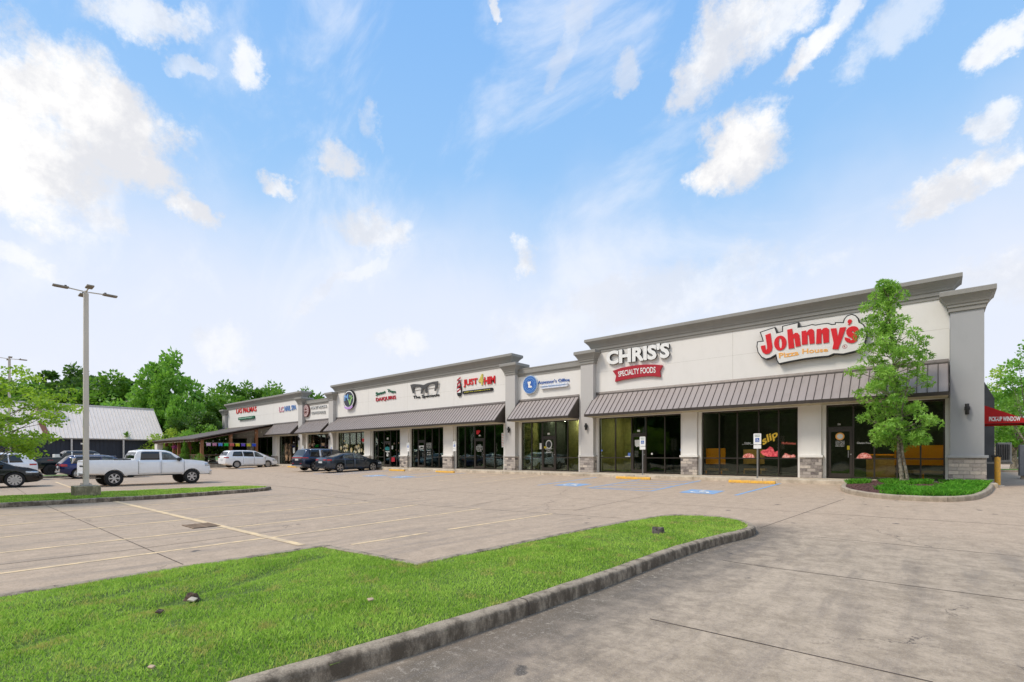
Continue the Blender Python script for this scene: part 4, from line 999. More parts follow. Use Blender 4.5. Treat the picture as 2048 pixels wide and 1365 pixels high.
sticker(w, 'opening_hours', PAPER, [('text', s, Q6([(868-d, 1010+i*15), (920+d, 1008+i*15), (920+d, 1019+i*15), (868-d, 1021+i*15)])) for i, (s, d) in enumerate([('HAIR', -8), ('BARBER', 5), ('MON-FRI 9-6', 8), ('SAT 8-4', 5), ('WALK INS', -4)])])
sticker(w, 'barber_pole_sticker', PAPER, [Q6([(1118,893),(1140,890),(1142,1035),(1120,1038)])])
sticker(w, 'barber_pole_stripe', SALAMI, [Q6([(1119, 905+k*26), (1140, 915+k*26), (1140, 921+k*26), (1119, 911+k*26)]) for k in range(5)]).location.y = -.004
sticker(w, 'red_notice', RED, [Q6([(863,868),(885,862),(905,870),(885,905),(865,905)])])
sticker(w, 'unit_number', PAPER, [Q6([(888,912),(906,911),(906,924),(888,925)])])
w = WIN[5]
sticker(w, 'opening_hours', PAPER, [('text', s, Q6([(358, 992+i*12), (410, 990+i*12), (410, 999+i*12), (358, 1001+i*12)])) for i, s in enumerate(['COMPREHENSIVE', 'EYE EXAMS', 'CONTACT LENSES', 'EYEWEAR', 'SUNGLASSES'])]+[('text', s, Q6([(365, 1066+i*20), (400, 1065+i*20), (400, 1076+i*20), (365, 1077+i*20)])) for i, s in enumerate(['MON-THU', '9-5', '337-55'])])
sticker(w, 'glasses_sticker', PAPER, [Q6([(280,1022),(334,1018),(334,1030),(325,1045),(318,1030),(300,1032),(294,1048),(284,1040)]), Q6([(283,1050),(330,1047),(330,1055),(283,1058)])])
w = WIN[6]; Q7 = W_(740, 830, 7.314, 0)
sticker(w, 'unit_number', PAPER, [Q7([(232,335),(257,332),(257,360),(232,362)])])
sticker(w, 'door_emblem', pmat('sticker_teal', srgb(40, 150, 150), .6), [Q7([(203,485),(222,470),(248,466),(275,482),(278,500),(270,515),(245,522),(210,515)])])
sticker(w, 'opening_hours', PAPER, [Q7([(205,532),(280,530),(275,545),(255,552),(230,552)]), Q7([(230,560),(252,558),(250,572),(232,573)]), Q7([(225,580),(258,578),(250,610),(232,610)]), Q7([(303,453),(322,452),(322,503),(303,504)])])
sticker(w, 'stickers', pmat('sticker_mixed', srgb(170, 140, 110), .6, var=.6, scale=3), [Q7([(x, y), (x+s, y), (x+s, y+s*1.3), (x, y+s*1.3)]) for x, y, s in ((88,365,12),(60,415,10),(135,480,12),(175,510,14),(330,410,20),(402,402,12),(400,515,16),(430,490,8),(360,505,12),(222,415,14),(255,415,14))])
sticker(w, 'red_notice', DKRED, [Q7([(300,625),(348,622),(348,685),(300,688)])])
w = WIN[7]; Q8 = W_(660, 860, 25.6, 0)
sticker(w, 'stickers', pmat('sticker_daisy', srgb(226, 222, 200), .6, var=.3, scale=5, col2=srgb(214, 190, 120)), [ell(*Q8([(x, y)])[0], r, r*1.2, 12) for x, y, r in ((520,930,.16),(1040,1030,.19),(1565,1050,.14),(1705,1120,.12),(680,570,.08),(690,900,.2),(810,850,.22),(1290,950,.24),(1410,880,.2),(1440,1030,.22),(700,1000,.2),(810,1010,.18),(1270,1060,.22))])
sticker(w, 'red_neon', RED, [ell(*Q8([(1655,530)])[0], .22, .18, 12)])
w = WIN[9]; Q9 = W_(400, 760, 6.823, 0)
sticker(w, 'stickers', MATS['sticker_mixed'], [Q9([(1145,870),(1180,860),(1185,1100),(1150,1110)]), Q9([(1195,880),(1230,870),(1232,1100),(1200,1110)])])
sticker(w, 'opening_hours', PAPER, [Q9([(1255,930),(1282,925),(1282,1000),(1258,1005)]), Q9([(1262,850),(1272,848),(1272,862),(1262,864)]), Q9([(1300,1015),(1312,1014),(1310,1035),(1300,1036)])])
w = WIN[8]
sticker(w, 'stickers', MATS['sticker_mixed'], [Q9([(1445,870),(1495,865),(1495,935),(1450,935)]), ell(*Q9([(1537,838)])[0], .1, .12, 10), Q9([(1510,870),(1555,865),(1555,900),(1510,905)]), Q9([(1640,865),(1690,860),(1690,900),(1640,905)])])

# ------------------------------------------------------------------ wall lamps
def lamp(x, y, z, label, g='black wall lamps on the grey pillars'):
    t = thing('wall_lamp', label, 'wall lamp', (x, y, z), 0, g)
    MB().box(x-.05, x+.05, y-.03, y-.002, z-.08, z+.08).build('backplate', BLACK, t)
    MB().lathe([(.0, -.2), (.055, -.2), (.06, -.19), (.06, .19), (.055, .2), (0, .2)], 14, 'Z', (x, y-.1, z)).build('lamp_body', BLACK, t, smooth=True)
    MB().box(x-.075, x+.075, y-.15, y-.03, z-.03, z+.09).build('collar', BLACK, t)
for px, py, y, lb in [(1934, 819, -.35, 'black wall lamp on the blue-grey corner pillar near the red awning'), (1173.5, 854, -.35, 'black wall lamp on the pillar left of the white block letters'),
                      (1019, 860, -.35, 'black wall lamp on the pillar between the haircut shop and the office'), (659.5, 876, -.35, 'black wall lamp on the pillar above the dark sport utility vehicle'),
                      (599, 878, -.35, 'black wall lamp on the farthest pillar, beside the nail spa window')]:
    X, z = fx(px, py, y); lamp(X, y, z, lb)

# ------------------------------------------------------------------ accessible parking signs and wheel stops
def parksign(x, y, label, z=0.0, top=1.95):
    t = thing('parking_sign', label, 'parking sign', (x, y, z), 0, 'accessible parking signs along the walk')
    m = MB().box(x-.03, x+.03, y-.002, y+.002, z, top-.05)
    m.box(x-.03, x-.026, y-.02, y, z, top-.05).box(x+.026, x+.03, y-.02, y, z, top-.05); m.build('post', STEEL, t)
    p = MB().prism_y(pill(x-.155, x+.155, top-.48, top, .03), y-.026, y-.021).build('plate', WHITE, t)
    mm = MB().prism_y([(x-.08, top-.37), (x+.08, top-.37), (x+.08, top-.20), (x-.08, top-.20)], y-.029, y-.027); mm.build('blue_square', BLUE, p)
    w = MB(); wheelchair(w, lambda u, v: (x+u, y-.031, top-.285+v), .17); w.build('symbol', WHITE, p, fix=False)
    g = MB(); letters(g, 'RESERVED', [(x-.11, top-.05), (x+.11, top-.05), (x+.11, top-.09), (x-.11, top-.09)], onwall(y-.028), 0, .02)
    letters(g, 'PARKING', [(x-.1, top-.11), (x+.1, top-.11), (x+.1, top-.15), (x-.1, top-.15)], onwall(y-.028), 0, .02); g.build('lettering', GREEN, p, fix=False)
    MB().prism_y(pill(x-.155, x+.155, top-.66, top-.5, .02), y-.026, y-.021).build('lower_plate', WHITE, t)
for px, y, lb in [(1285.5, -1.8, 'accessible parking sign on a steel post in front of the tall wall\'s left door'),
                  (1515, -1.95, 'accessible parking sign on a steel post in front of the window with food pictures'),
                  (909.5, -1.95, 'accessible parking sign on a post before the barber shop window'),
                  (816.5, -1.95, 'accessible parking sign on a post by the stone pier right of the daiquiri shop'),
                  (663.5, -1.95, 'accessible parking sign half hidden behind the roof of the dark vehicle'),
                  (606, -1.95, 'farthest accessible parking sign, beside the nail spa door')]:
    parksign(fx(px, 900, y)[0], y, lb)
def stop(x, y, label, L=1.83, rz=0):
    t = MB(); z = gz(y); h, w = .12, .075
    t.prism_x([(y-w, z+.002), (y-w*.75, z+h-.02), (y-w*.5, z+h), (y+w*.5, z+h), (y+w*.75, z+h-.02), (y+w, z+.002)], x-L/2, x+L/2)
    o = t.build('wheel_stop', YELLOW, None, ori=(x, y, z), bevel=.012); tag(o, label, 'wheel stop', 'yellow wheel stops along the walk')
for px, lb in [(1266, 'yellow wheel stop in front of the post with the parking sign by the shop door'), (1503, 'yellow wheel stop in front of the window with food pictures'), (890, 'yellow wheel stop before the barber shop'),
               (794, 'yellow wheel stop just right of the dark sedan'), (585, 'yellow wheel stop left of the dark sport utility vehicle')]:
    stop(fx(px, 960, -2.85)[0], -2.85, lb)

# drain
gx_, gy_ = gr(402, 1052); t = thing('storm_drain', 'rusty iron drain grate set in the concrete beside the cream line', 'drain', (gx_, gy_, -.6))
MB().box(gx_-.40, gx_+.40, gy_-.27, gy_+.27, -.602, -.592).build('pit_shade_plate', pmat('drain_pit_shade', (.02, .02, .02), .9), t)  # flat black plate: the darkness below the grate is put into its colour
m = MB()
for k in range(10): m.box(gx_-.36+k*.075, gx_-.315+k*.075, gy_-.25, gy_+.25, -.593, -.585)
m.box(gx_-.4, gx_+.4, gy_-.27, gy_-.24, -.593, -.584).box(gx_-.4, gx_+.4, gy_+.24, gy_+.27, -.593, -.584).box(gx_-.4, gx_+.4, gy_-.02, gy_+.02, -.593, -.583)
m.build('grate', pmat('cast_iron', srgb(150, 124, 98), .8, .0), t)

# stumps and litter in the grass
def stump(x, y, z, r, h, label, mat):
    mb = MB(); n = 18; V = []
    for j, (rr, hh) in enumerate([(1.25, -.03), (1.05, .3), (.95, .8), (.86, 1.0), (.5, .96), (.01, .98)]):
        for k in range(n):
            a = 2*math.pi*k/n; f = 1+.16*math.sin(3*a+j*.4)+.08*math.sin(7*a)
            V.append((x+r*rr*f*math.cos(a), y+r*rr*f*math.sin(a), z+h*hh*(1+.35*math.sin(2*a+1)*(hh > .5))))
    mb.add(V, [(j*n+k, j*n+(k+1) % n, (j+1)*n+(k+1) % n, (j+1)*n+k) for j in range(5) for k in range(n)])
    o = mb.build('tree_stump', mat, None, ori=(x, y, z), smooth=True, angle=60); tag(o, label, 'tree stump'); return o
STUMPM = soilmat('rotten_wood', srgb(52, 38, 30), srgb(124, 100, 82), 30)
p = gr(385, 1192, -.40); stump(p[0], p[1], -.435, .055, .05, 'small rotten brown stump sunk in the grass at the left', STUMPM)
p = gr(1315, 1064, -.40); stump(p[0], p[1], -.44, .10, .10, 'grey sawn stump on the grass near the rounded kerb end', pmat('old_wood', srgb(98, 90, 82), .9, var=.4, scale=20))
for (px, py, a, b, lb, mt) in [(385,1199,.05,.03,'pale flat stone beside the rotten stump', pmat('pale_stone', srgb(206,192,168), .8)), (319,1223,.045,.022,'brown bark chunk left of the rotten stump', STUMPM),
                            (741,1199,.028,.02,'dry beige leaf lying in the middle of the grass', pmat('dry_leaf', srgb(196,170,140), .8)), (303,1334,.022,.013,'pale scrap in the grass near the bottom left', MATS['dry_leaf'])]:
    p = gr(px, py, -.385); m = MB(); m.obox((p[0], p[1], -.385), a*2, b*2, .014, random.random()*3, .3)
    nm = 'stone' if 'stone' in lb else 'litter'
    tag(m.build(nm, mt, None, ori=(p[0], p[1], -.385), bevel=.004), lb, 'stone' if nm == 'stone' else 'debris')

# ------------------------------------------------------------------ pick-up window awning, bollard, air conditioner
t = thing('awning', 'red canvas awning with white letters sticking out from the side wall at the right edge', 'awning', (1.25, 1.2, 2.1))
ya, yb = 1.0, 3.4; x0 = 1.225
a = fx(1972, 808, ya); b = fx(1973, 848, ya); zt, zb = a[1], b[1]; x1 = fx(2064, 845, ya)[0]
MB().add([(x0, ya, zb), (x0, ya, zt), (x1, ya, zb+.05), (x1, ya, zb), (x0, yb, zb), (x0, yb, zt), (x1, yb, zb+.05), (x1, yb, zb)],
         [(0, 1, 2, 3), (4, 5, 6, 7), (1, 5, 6, 2), (2, 6, 7, 3), (0, 4, 5, 1)]).build('canvas', AWRED, t)
MB().tube((x0, ya+.02, zb-.01), (x1, ya+.02, zb-.01), .012).tube((x1-.01, ya, zb-.01), (x1-.01, yb, zb-.01), .012).build('frame', PLASTIC, t)
m = MB(); qa = [fx(1978, 834, ya), fx(2041, 833, ya), fx(2041, 842.5, ya), fx(1978, 843, ya)]; letters(m, 'PICK-UP WINDOW', qa, onwall(ya-.006), .002, .035); m.build('lettering', WHITE, t)
bx = fx(1995, 970, .6)[0]; t = thing('bollard', 'yellow steel bollard with a dark box on top beside the building corner', 'bollard', (bx, .6, -.15))
MB().lathe([(.0, -.15), (.085, -.15), (.085, .93), (.08, .95), (0, .95)], 20, 'Z', (bx, .6, 0)).build('post', YELLOW, t, smooth=True)
MB().box(bx-.17, bx+.13, .52, .7, .93, 1.0).tube((bx-.12, .6, .8), (bx-.12, .6, .94), .02).build('top_box', PLASTIC, t, bevel=.01)
MB().lathe([(0, -.15), (.2, -.15), (.19, -.12), (.09, -.11)], 16, 'Z', (bx, .6, 0)).build('footing', SIDEWALK, t, smooth=True)
ax, az = fx(2000, 930, 6)[0], fx(2000, 930, 6)[1]
t = thing('air_conditioner', 'grey outdoor air conditioner on a wall stand behind the bollard', 'air conditioner', (ax, 6, .6)); zb_, zt_ = fx(2000, 930, 6)[1]+.12, fx(2000, 886, 6)[1]
MB().box(ax-.1, ax+.35, 5.7, 6.6, zb_, zt_).build('casing', pmat('ac_casing', srgb(176, 174, 166), .6), t, bevel=.02)
m = MB()
for k in range(7): m.box(ax-.08+k*.055, ax-.05+k*.055, 5.68, 5.699, zb_+.1, zt_-.08)
m.build('grille', PLASTIC, t); MB().box(ax-.7, ax+.4, 5.8, 5.9, zb_-.08, zb_).box(ax-.7, ax+.4, 6.4, 6.5, zb_-.08, zb_).box(ax-.15, ax-.05, 5.8, 6.5, -.1, zb_-.08).build('stand', STEEL, t)
mx_ = fx(2046, 925, 9)[0]; t = thing('utility_box', 'grey electrical cabinet at the right edge', 'cabinet', (mx_, 9, -.15))
MB().box(mx_-.12, mx_+.6, 9, 9.5, fx(0, 937, 9)[1] if False else .0, 1.5).build('cabinet', pmat('cabinet_grey', srgb(140, 142, 144), .6), t, bevel=.02)
MB().box(mx_-.05, mx_+.55, 9.1, 9.4, -.15, 0).build('plinth', SIDEWALK, t)
# white warehouse far behind
t = thing('warehouse', 'long low white metal building far behind the shops at the right edge', 'building', (20, 75, 0))
MB().box(-40, 60, 75, 110, -.3, 5.0).build('wall', WAREH, t); MB().box(-40.2, 60.2, 74.8, 110, 5.0, 5.4).build('roof_edge', pmat('warehouse_trim', srgb(206, 208, 210), .6), t)
MB().box(-40, 60, 74.94, 74.99, -.3, .5).build('base_band', pmat('warehouse_base', srgb(170, 150, 126), .8), t)
m = MB()
for k in range(120): m.box(-40+k*.83, -39.96+k*.83, 74.95, 74.999, .5, 5)
m.build('panel_ribs', MATS['warehouse_trim'], t)
RUTS = []
ISL4 = [(-6, 22.5), (20, 22.5), (20, 26), (-6, 26)]
kerb('kerb', ISL4, KERB); turf('grass_strip', ISL4, MATS['strip_turf'], .3, .05)
# ------------------------------------------------------------------ light poles
def light_pole(x, y, zg, top, label, arm=.80, base=True):
    t = thing('light_pole', label, 'light pole', (x, y, zg), 0, 'parking lot light poles')
    zb = zg+(.36 if base else 0)
    if base: MB().box(x-.36, x+.36, y-.36, y+.36, zg-.15, zb).build('concrete_base', BASEC, t, bevel=.025)
    MB().box(x-.16, x+.16, y-.16, y+.16, zb+.002, zb+.03).build('base_plate', STEEL, t)
    m = MB()
    for a in (-1, 1):
        for b in (-1, 1): m.tube((x+a*.12, y+b*.12, zb+.02), (x+a*.12, y+b*.12, zb+.09), .013, n=6)
    m.build('anchor_bolts', STEEL, t)
    h = .078
    MB().sweep(x-h, x+h, y-h, y+h, [(0, zb+.03), (-.012, top), (-.03, top+.01)]).build('pole', POLE, t)
    MB().box(x+h, x+h+.012, y-.05, y+.05, zb+.28, zb+.46).build('hand_hole_cover', POLE, t)
    for dx, dy in ((0, 1), (0, -1), (1, 0), (-1, 0)):
        a = MB().tube((x+dx*.06, y+dy*.06, top+.06), (x+dx*arm*.6, y+dy*arm*.6, top+.085), .022, n=8)
        if (dx, dy) == (0, 1): a.tube((x, y, top), (x, y, top+.09), .05, n=10)
        A = a.build('arm', POLE, t)
        cx, cy = x+dx*(arm*.6+.19), y+dy*(arm*.6+.19); lx, ly = (.42, .2) if dx else (.2, .42)
        H = MB().box(cx-lx/2, cx+lx/2, cy-ly/2, cy+ly/2, top+.06, top+.115).build('lamp_head', pmat('lamp_head_grey', srgb(150, 140, 126), .5), A, bevel=.015)
        MB().box(cx-lx*.4, cx+lx*.4, cy-ly*.4, cy+ly*.4, top+.052, top+.0605).build('led_panel', pmat('led_panel', srgb(120, 104, 84), .4), H)
        MB().tube((x+dx*(arm*.6+.06), y+dy*(arm*.6+.06), top+.115), (x+dx*(arm*.6+.06), y+dy*(arm*.6+.06), top+.16), .032, n=10).build('photocell', BLACK, H)
    return t
px_, py_ = gr(172, 992, -.44); light_pole(px_, py_, -.44, 6.75, 'tall light pole with four lamp heads on a stained concrete block in the grass strip')
light_pole(-46.9-1.6, -22.2, -.44, 7.6, 'far light pole rising behind the leaves of the tree at the left edge')

# ------------------------------------------------------------------ vehicles
def interp(P, x):
    if x <= P[0][0]: return P[0][1]
    for (a, b), (c, d) in zip(P, P[1:]):
        if x <= c: return b+(d-b)*(x-a)/(c-a) if c > a else d
    return P[-1][1]
def vehicle(name, label, cat, sp, loc, rz, mats, group='vehicles parked in the lot'):
    Lg, Wd = sp['L'], sp['W']; top, belt, bot, plan = sp['top'], sp['belt'], sp['bot'], sp['plan']
    tum = sp.get('tum', .26); wr = sp['wr']; ax = sp['axles']; body_m, rim_m = mats
    root = local(name, label, cat, loc, rz, group); cx = Lg/2
    def ring(x):
        hw = Wd/2*interp(plan, x); zb = interp(bot, x); zt = interp(top, x); zs = min(interp(belt, x), zt-.01); h = zt-zs; H = zs-zb
        P = [(0, zb), (hw*.80, zb), (hw*.93, zb+.035), (hw*.972, zb+.12*H), (hw*.996, zb+.34*H), (hw, zb+.56*H), (hw*.992, zb+.74*H), (hw*.975, zb+.88*H), (hw*.945, zs)]
        ye = hw*.93
        for k in (.04, .35, .7, .9): P.append((ye-tum*h*k-.0, zs+h*k))
        yt = ye-tum*h
        P += [(yt-.035, zs+h*.965), (yt-.12, zt-.006*1), (yt*.55, zt+.012), (0, zt+.02)]
        return P
    xs = sorted(set([round(v, 4) for v in np.arange(0, Lg+.001, .06)]+[p[0] for p in top]+[p[0] for p in belt]+[p[0] for p in plan]+[p[0] for p in bot]))
    xs = [x for x in xs if 0 <= x <= Lg]
    n = len(ring(0)); full = 2*(n-1); V = []
    for x in xs:
        r = ring(x); loop = [(x-cx, y, z) for y, z in r]+[(x-cx, -y, z) for y, z in r[-2:0:-1]]; V += loop
    F = [(i*full+k, i*full+(k+1) % full, (i+1)*full+(k+1) % full, (i+1)*full+k) for i in range(len(xs)-1) for k in range(full)]
    F += [tuple(range(full-1, -1, -1)), tuple((len(xs)-1)*full+k for k in range(full))]
    mb = MB().add(V, F); tmp = bpy.data.objects.new('tmp', mb.mesh('tmp')); C.objects.link(tmp)
    cut = MB()
    for a in ax:
        for s in (-1, 1): cut.lathe([(0, s*(Wd/2-.34)), (wr+.055, s*(Wd/2-.34)), (wr+.055, s*(Wd/2+.2)), (0, s*(Wd/2+.2))], 36, 'Y', (a-cx, 0, wr))
    if 'bed' in sp: b0, b1, bz = sp['bed']; cut.box(b0-cx, b1-cx, -Wd/2+.13, Wd/2-.13, bz, 3)
    co = bpy.data.objects.new('cut', cut.mesh('cut')); C.objects.link(co)
    md = tmp.modifiers.new('b', 'BOOLEAN'); md.object = co; md.operation = 'DIFFERENCE'; md.solver = 'EXACT'
    bpy.context.view_layer.update()
    me = bpy.data.meshes.new_from_object(tmp.evaluated_get(bpy.context.evaluated_depsgraph_get())); me.name = 'body'
    bpy.data.objects.remove(tmp); bpy.data.objects.remove(co)
    me.polygons.foreach_set('use_smooth', [True]*len(me.polygons)); me.set_sharp_from_angle(angle=R_(32))
    body = link('body', me, body_m, root)
    def sy(x, z):
        r = ring(x)[2:-3]
        if z <= r[0][1]: return r[0][0]
        for (y0, z0), (y1, z1) in zip(r, r[1:]):
            if z <= z1: return y0+(y1-y0)*(z-z0)/max(1e-6, z1-z0)
        return r[-1][0]
    def side(nm, mat, xab, xat, xbb, xbt, z0, z1, off=.006, par=root, sides=(-1, 1), nu=10, nv=4, thick=.004):
        """patch on the flank: bottom edge xab..xbb, top edge xat..xbt, heights z0(x), z1(x)"""
        res = []
        for s in sides:
            def fn(u, v):
                x = (xab+(xbb-xab)*u)*(1-v)+(xat+(xbt-xat)*u)*v
                za = z0(x) if callable(z0) else z0; zb_ = z1(x) if callable(z1) else z1; z = za+(zb_-za)*v
                return (x-cx, s*(sy(x, z)+off), z)
            g = MB().grid(fn, nu, nv); o = g.build(nm, mat, par, smooth=True, fix=False)
            sm = o.modifiers.new('s', 'SOLIDIFY'); sm.thickness = thick+.004; sm.offset = -1 if s < 0 else 1
            res.append(o)
        return res
    bz = lambda x: interp(belt, x)
    tz = lambda x: interp(top, x)
    gm = sp.get('gm', .035)
    for w in sp['wins']:
        xab, xat, xbb, xbt = w[:4]; gl = CGLASS2 if len(w) > 4 and w[4] else CGLASS
        side('window', gl, xab, xat, xbb, xbt, lambda x: bz(x)+gm, lambda x: max(bz(x)+gm+.01, tz(x)-.075-(.03 if tz(x) > 1.7 else 0)), .006)
    # windscreen and rear glass follow the roof profile
    for nm, (xa, xb), gl in (('windscreen', sp['ws'], CGLASS), ('rear_window', sp['rg'], CGLASS)):
        if xa is None: continue
        def fn(u, v):
            x = xa+(xb-xa)*v; z = tz(x); h = z-bz(x); yt = Wd/2*interp(plan, x)*.93-tum*h-.09; k = (u*2-1)
            f = abs(k); zz = z+.021*(1-f)+.0*f+.004
            return (x-cx, k*yt, zz+.004)
        MB().grid(fn, 8, 10).build(nm, gl, root, smooth=True, fix=False)
    # doors: thin raised skins leave the shut lines visible
    hz = sp.get('hz', None)
    for i, d in enumerate(sp['doors']):
        x0, x1 = d
        SL = side('door_gap', PLASTIC, x0-.012, x0-.012, x0+.004, x0+.004, lambda x: interp(bot, x)+.1, lambda x: bz(x)-.01, .002, body, nu=1, nv=8)
        SL = side('door_gap', PLASTIC, x1-.004, x1-.004, x1+.012, x1+.012, lambda x: interp(bot, x)+.1, lambda x: bz(x)-.01, .002, body, nu=1, nv=8)
        ds = side('door', body_m, x0+.004, x0+.004, x1-.004, x1-.004, lambda x: interp(bot, x)+.1, lambda x: bz(x)-.012, .008, root, nu=8, nv=10)
        for s, dd in zip((-1, 1), ds):
            zh = bz(x0+.2)-.13 if hz is None else hz; xh = x0+.06
            m = MB(); y = s*(sy(xh+.1, zh)+.03); m.box(xh-cx, xh+.2-cx, y-.012, y+.012, zh-.012, zh+.014); m.build('handle', sp.get('handle', body_m), dd, bevel=.006)
    # lower cladding
    if 'clad' in sp:
        c0, c1, hh = sp['clad']
        side('sill_cladding', sp.get('cladm', PLASTIC), c0, c0, c1, c1, lambda x: interp(bot, x)+.02, lambda x: interp(bot, x)+hh, .010, root, nu=20, nv=2)
    # lamps
    for nm, mt, x0, x1, z0, z1 in sp['lamps']:
        side(nm, mt, x0, x0, x1, x1, z0, z1, .008, root, nu=6, nv=4)
    for nm, mt, xe, y0, y1, z0, z1, dpt in sp['ends']:      # blocks on the front/rear faces
        for s in ((-1, 1) if y0 > 0 else (1,)):
            a, b = (s*y0, s*y1) if s > 0 else (-y1, -y0)
            MB().box(xe-cx-dpt/2, xe-cx+dpt/2, a, b, z0, z1).build(nm, mt, root, bevel=min(.02, dpt*.3))
    # door mirrors
    xm, zm = sp['mirror']
    for s in (-1, 1):
        y = s*(sy(xm, zm)); m = MB().box(xm-cx-.05, xm-cx+.12, min(y, y+s*.26), max(y, y+s*.26), zm-.03, zm+.14); m.build('door_mirror', sp.get('mirm', body_m), root, bevel=.04)
    # wheels
    sc = bpy.data.meshes
    for a in ax:
        for s in (-1, 1):
            yo = s*(Wd/2-.02); yi = s*(Wd/2-.26); c = (a-cx, 0, wr)
            hub = MB().lathe([(0, yi), (wr*.62, yi), (wr*.62, yo-s*.10), (0, yo-s*.10)], 24, 'Y', c).build('wheel', PLASTIC, root, smooth=True)
            rr = wr*sp.get('rimf', .66)
            MB().lathe([(rr, yi), (wr*.93, yi), (wr*.985, yi+s*.03), (wr, yi+s*.06), (wr, yo-s*.05), (wr*.985, yo-s*.018), (wr*.93, yo), (rr*1.04, yo-s*.006), (rr, yo-s*.02), (rr, yi)], 40, 'Y', c).build('tyre', RUBBER, hub, smooth=True, angle=50)
            rm = MB().lathe([(rr*.995, yi+s*.02), (rr*.995, yo-s*.012), (rr*.93, yo-s*.012), (rr*.9, yo-s*.05), (rr*.9, yi+s*.02)], 40, 'Y', c)
            ns, two = sp.get('spokes', (5, False))
            for k in range(ns):
                for off in ((-.16, .16) if two else (0,)):
                    t0 = 2*math.pi*k/ns+off*.55; t1 = 2*math.pi*k/ns+off*1.0; wdt = rr*(.085 if two else .17); w0 = rr*(.06 if two else .12)
                    p0 = Vector((math.cos(t0), 0, math.sin(t0)))*rr*.12; p1 = Vector((math.cos(t1), 0, math.sin(t1)))*rr*.94; nrm = Vector((-math.sin(t1), 0, math.cos(t1)))
                    q0, q1 = yo-s*.028, yo-s*.07; o_ = Vector(c); vs = []
                    for yy in (q0, q1):
                        for p, w_ in ((p0, w0), (p1, wdt)): vs += [o_+p-nrm*w_+Vector((0, yy, 0)), o_+p+nrm*w_+Vector((0, yy, 0))]
                    rm.add(vs, [(0, 1, 3, 2), (4, 6, 7, 5), (0, 2, 6, 4), (1, 5, 7, 3), (2, 3, 7, 6), (0, 4, 5, 1)])
            rm.lathe([(0, yo-s*.02), (rr*.17, yo-s*.02), (rr*.2, yo-s*.05), (rr*.2, yo-s*.09)], 16, 'Y', c)
            rm.build('rim', rim_m, hub, smooth=True)
    return root, side, sy, cx

W_PAINT = paint('white_car_paint', srgb(244, 244, 244)); NAVY = paint('navy_car_paint', srgb(30, 42, 92), 1); NAVY2 = paint('dark_blue_grey_paint', srgb(44, 58, 82), 1)
GRAPH = paint('graphite_paint', srgb(58, 70, 86), 1); BLK = paint('black_car_paint', srgb(14, 18, 24), 1); DGREEN = paint('black_green_paint', srgb(26, 36, 40), 1)
PLATE = pmat('number_plate', srgb(210, 214, 216), .5, var=.25, scale=30)
pl_plan = [(0, .93), (.06, .965), (.3, 1), (4.9, 1), (5.4, .97), (5.7, .90), (5.85, .80)]
pickup = dict(L=5.85, W=2.03, tum=.20, wr=.405, axles=[1.17, 4.82], rimf=.60, spokes=(6, False), gm=.03,
  top=[(0, 1.30), (.05, 1.335), (2.03, 1.36), (2.05, 1.36), (2.10, 1.62), (2.22, 1.84), (2.5, 1.895), (3.2, 1.90), (3.55, 1.87), (3.8, 1.79), (4.35, 1.42), (4.45, 1.36), (4.9, 1.345), (5.45, 1.28), (5.72, 1.20), (5.80, 1.08), (5.85, .95)],
  belt=[(0, 1.29), (2.0, 1.32), (4.3, 1.32), (4.9, 1.26), (5.5, 1.18), (5.85, .93)], bot=[(0, .62), (.5, .60), (1.7, .50), (4.3, .50), (5.2, .50), (5.85, .50)], plan=pl_plan,
  wins=[(2.32, 2.38, 3.22, 3.22), (3.34, 3.34, 4.33, 3.78, 1)], ws=(3.84, 4.38), rg=(2.06, 2.17), doors=[(2.22, 3.28), (3.28, 4.42)], hz=1.17,
  lamps=[('tail_lamp', TAIL, .015, .13, .93, 1.26), ('head_lamp', HEADL, 5.52, 5.76, .98, 1.16)],
  ends=[('rear_bumper', CHROME, -.05, .0, .95, .52, .70, .16), ('rear_bumper', CHROME, -.05, -.95, 0, .52, .70, .16), ('tailgate_lettering', PLASTIC, -.004, -.35, .35, 1.0, 1.08, .012), ('number_plate', PLATE, -.135, -.16, .16, .56, .68, .01),
        ('front_bumper', CHROME, 5.86, -.86, .86, .48, .74, .14), ('grille', PLASTIC, 5.86, -.6, .6, .78, 1.05, .05), ('exhaust', STEEL, .5, .55, .6, .40, .45, .4)], mirror=(4.12, 1.34), mirm=PLASTIC, bed=(.09, 1.93, .86), handle=W_PAINT)
r, side, sy, cx = vehicle('pickup_truck', 'white crew cab pickup truck with chrome bumpers parked behind the light pole', 'pickup truck', pickup, (-33.05, -17.78, -.6), R_(92), (W_PAINT, RIM)); r.scale = (.965, 1, 1)
MB().box(1.55-cx, 1.93-cx, -.85, .85, 1.25, 1.42).build('toolbox', PLASTIC, r, bevel=.02)
side('sill_trim', PLASTIC, 1.75, 1.75, 4.3, 4.3, .505, .56, .012, r, nu=12, nv=1)  # dark plastic strip along the lower body edge
suvplan = [(0, .86), (.05, .90), (.2, .955), (.5, 1), (3.9, 1), (4.4, .96), (4.65, .88), (4.8, .74)]
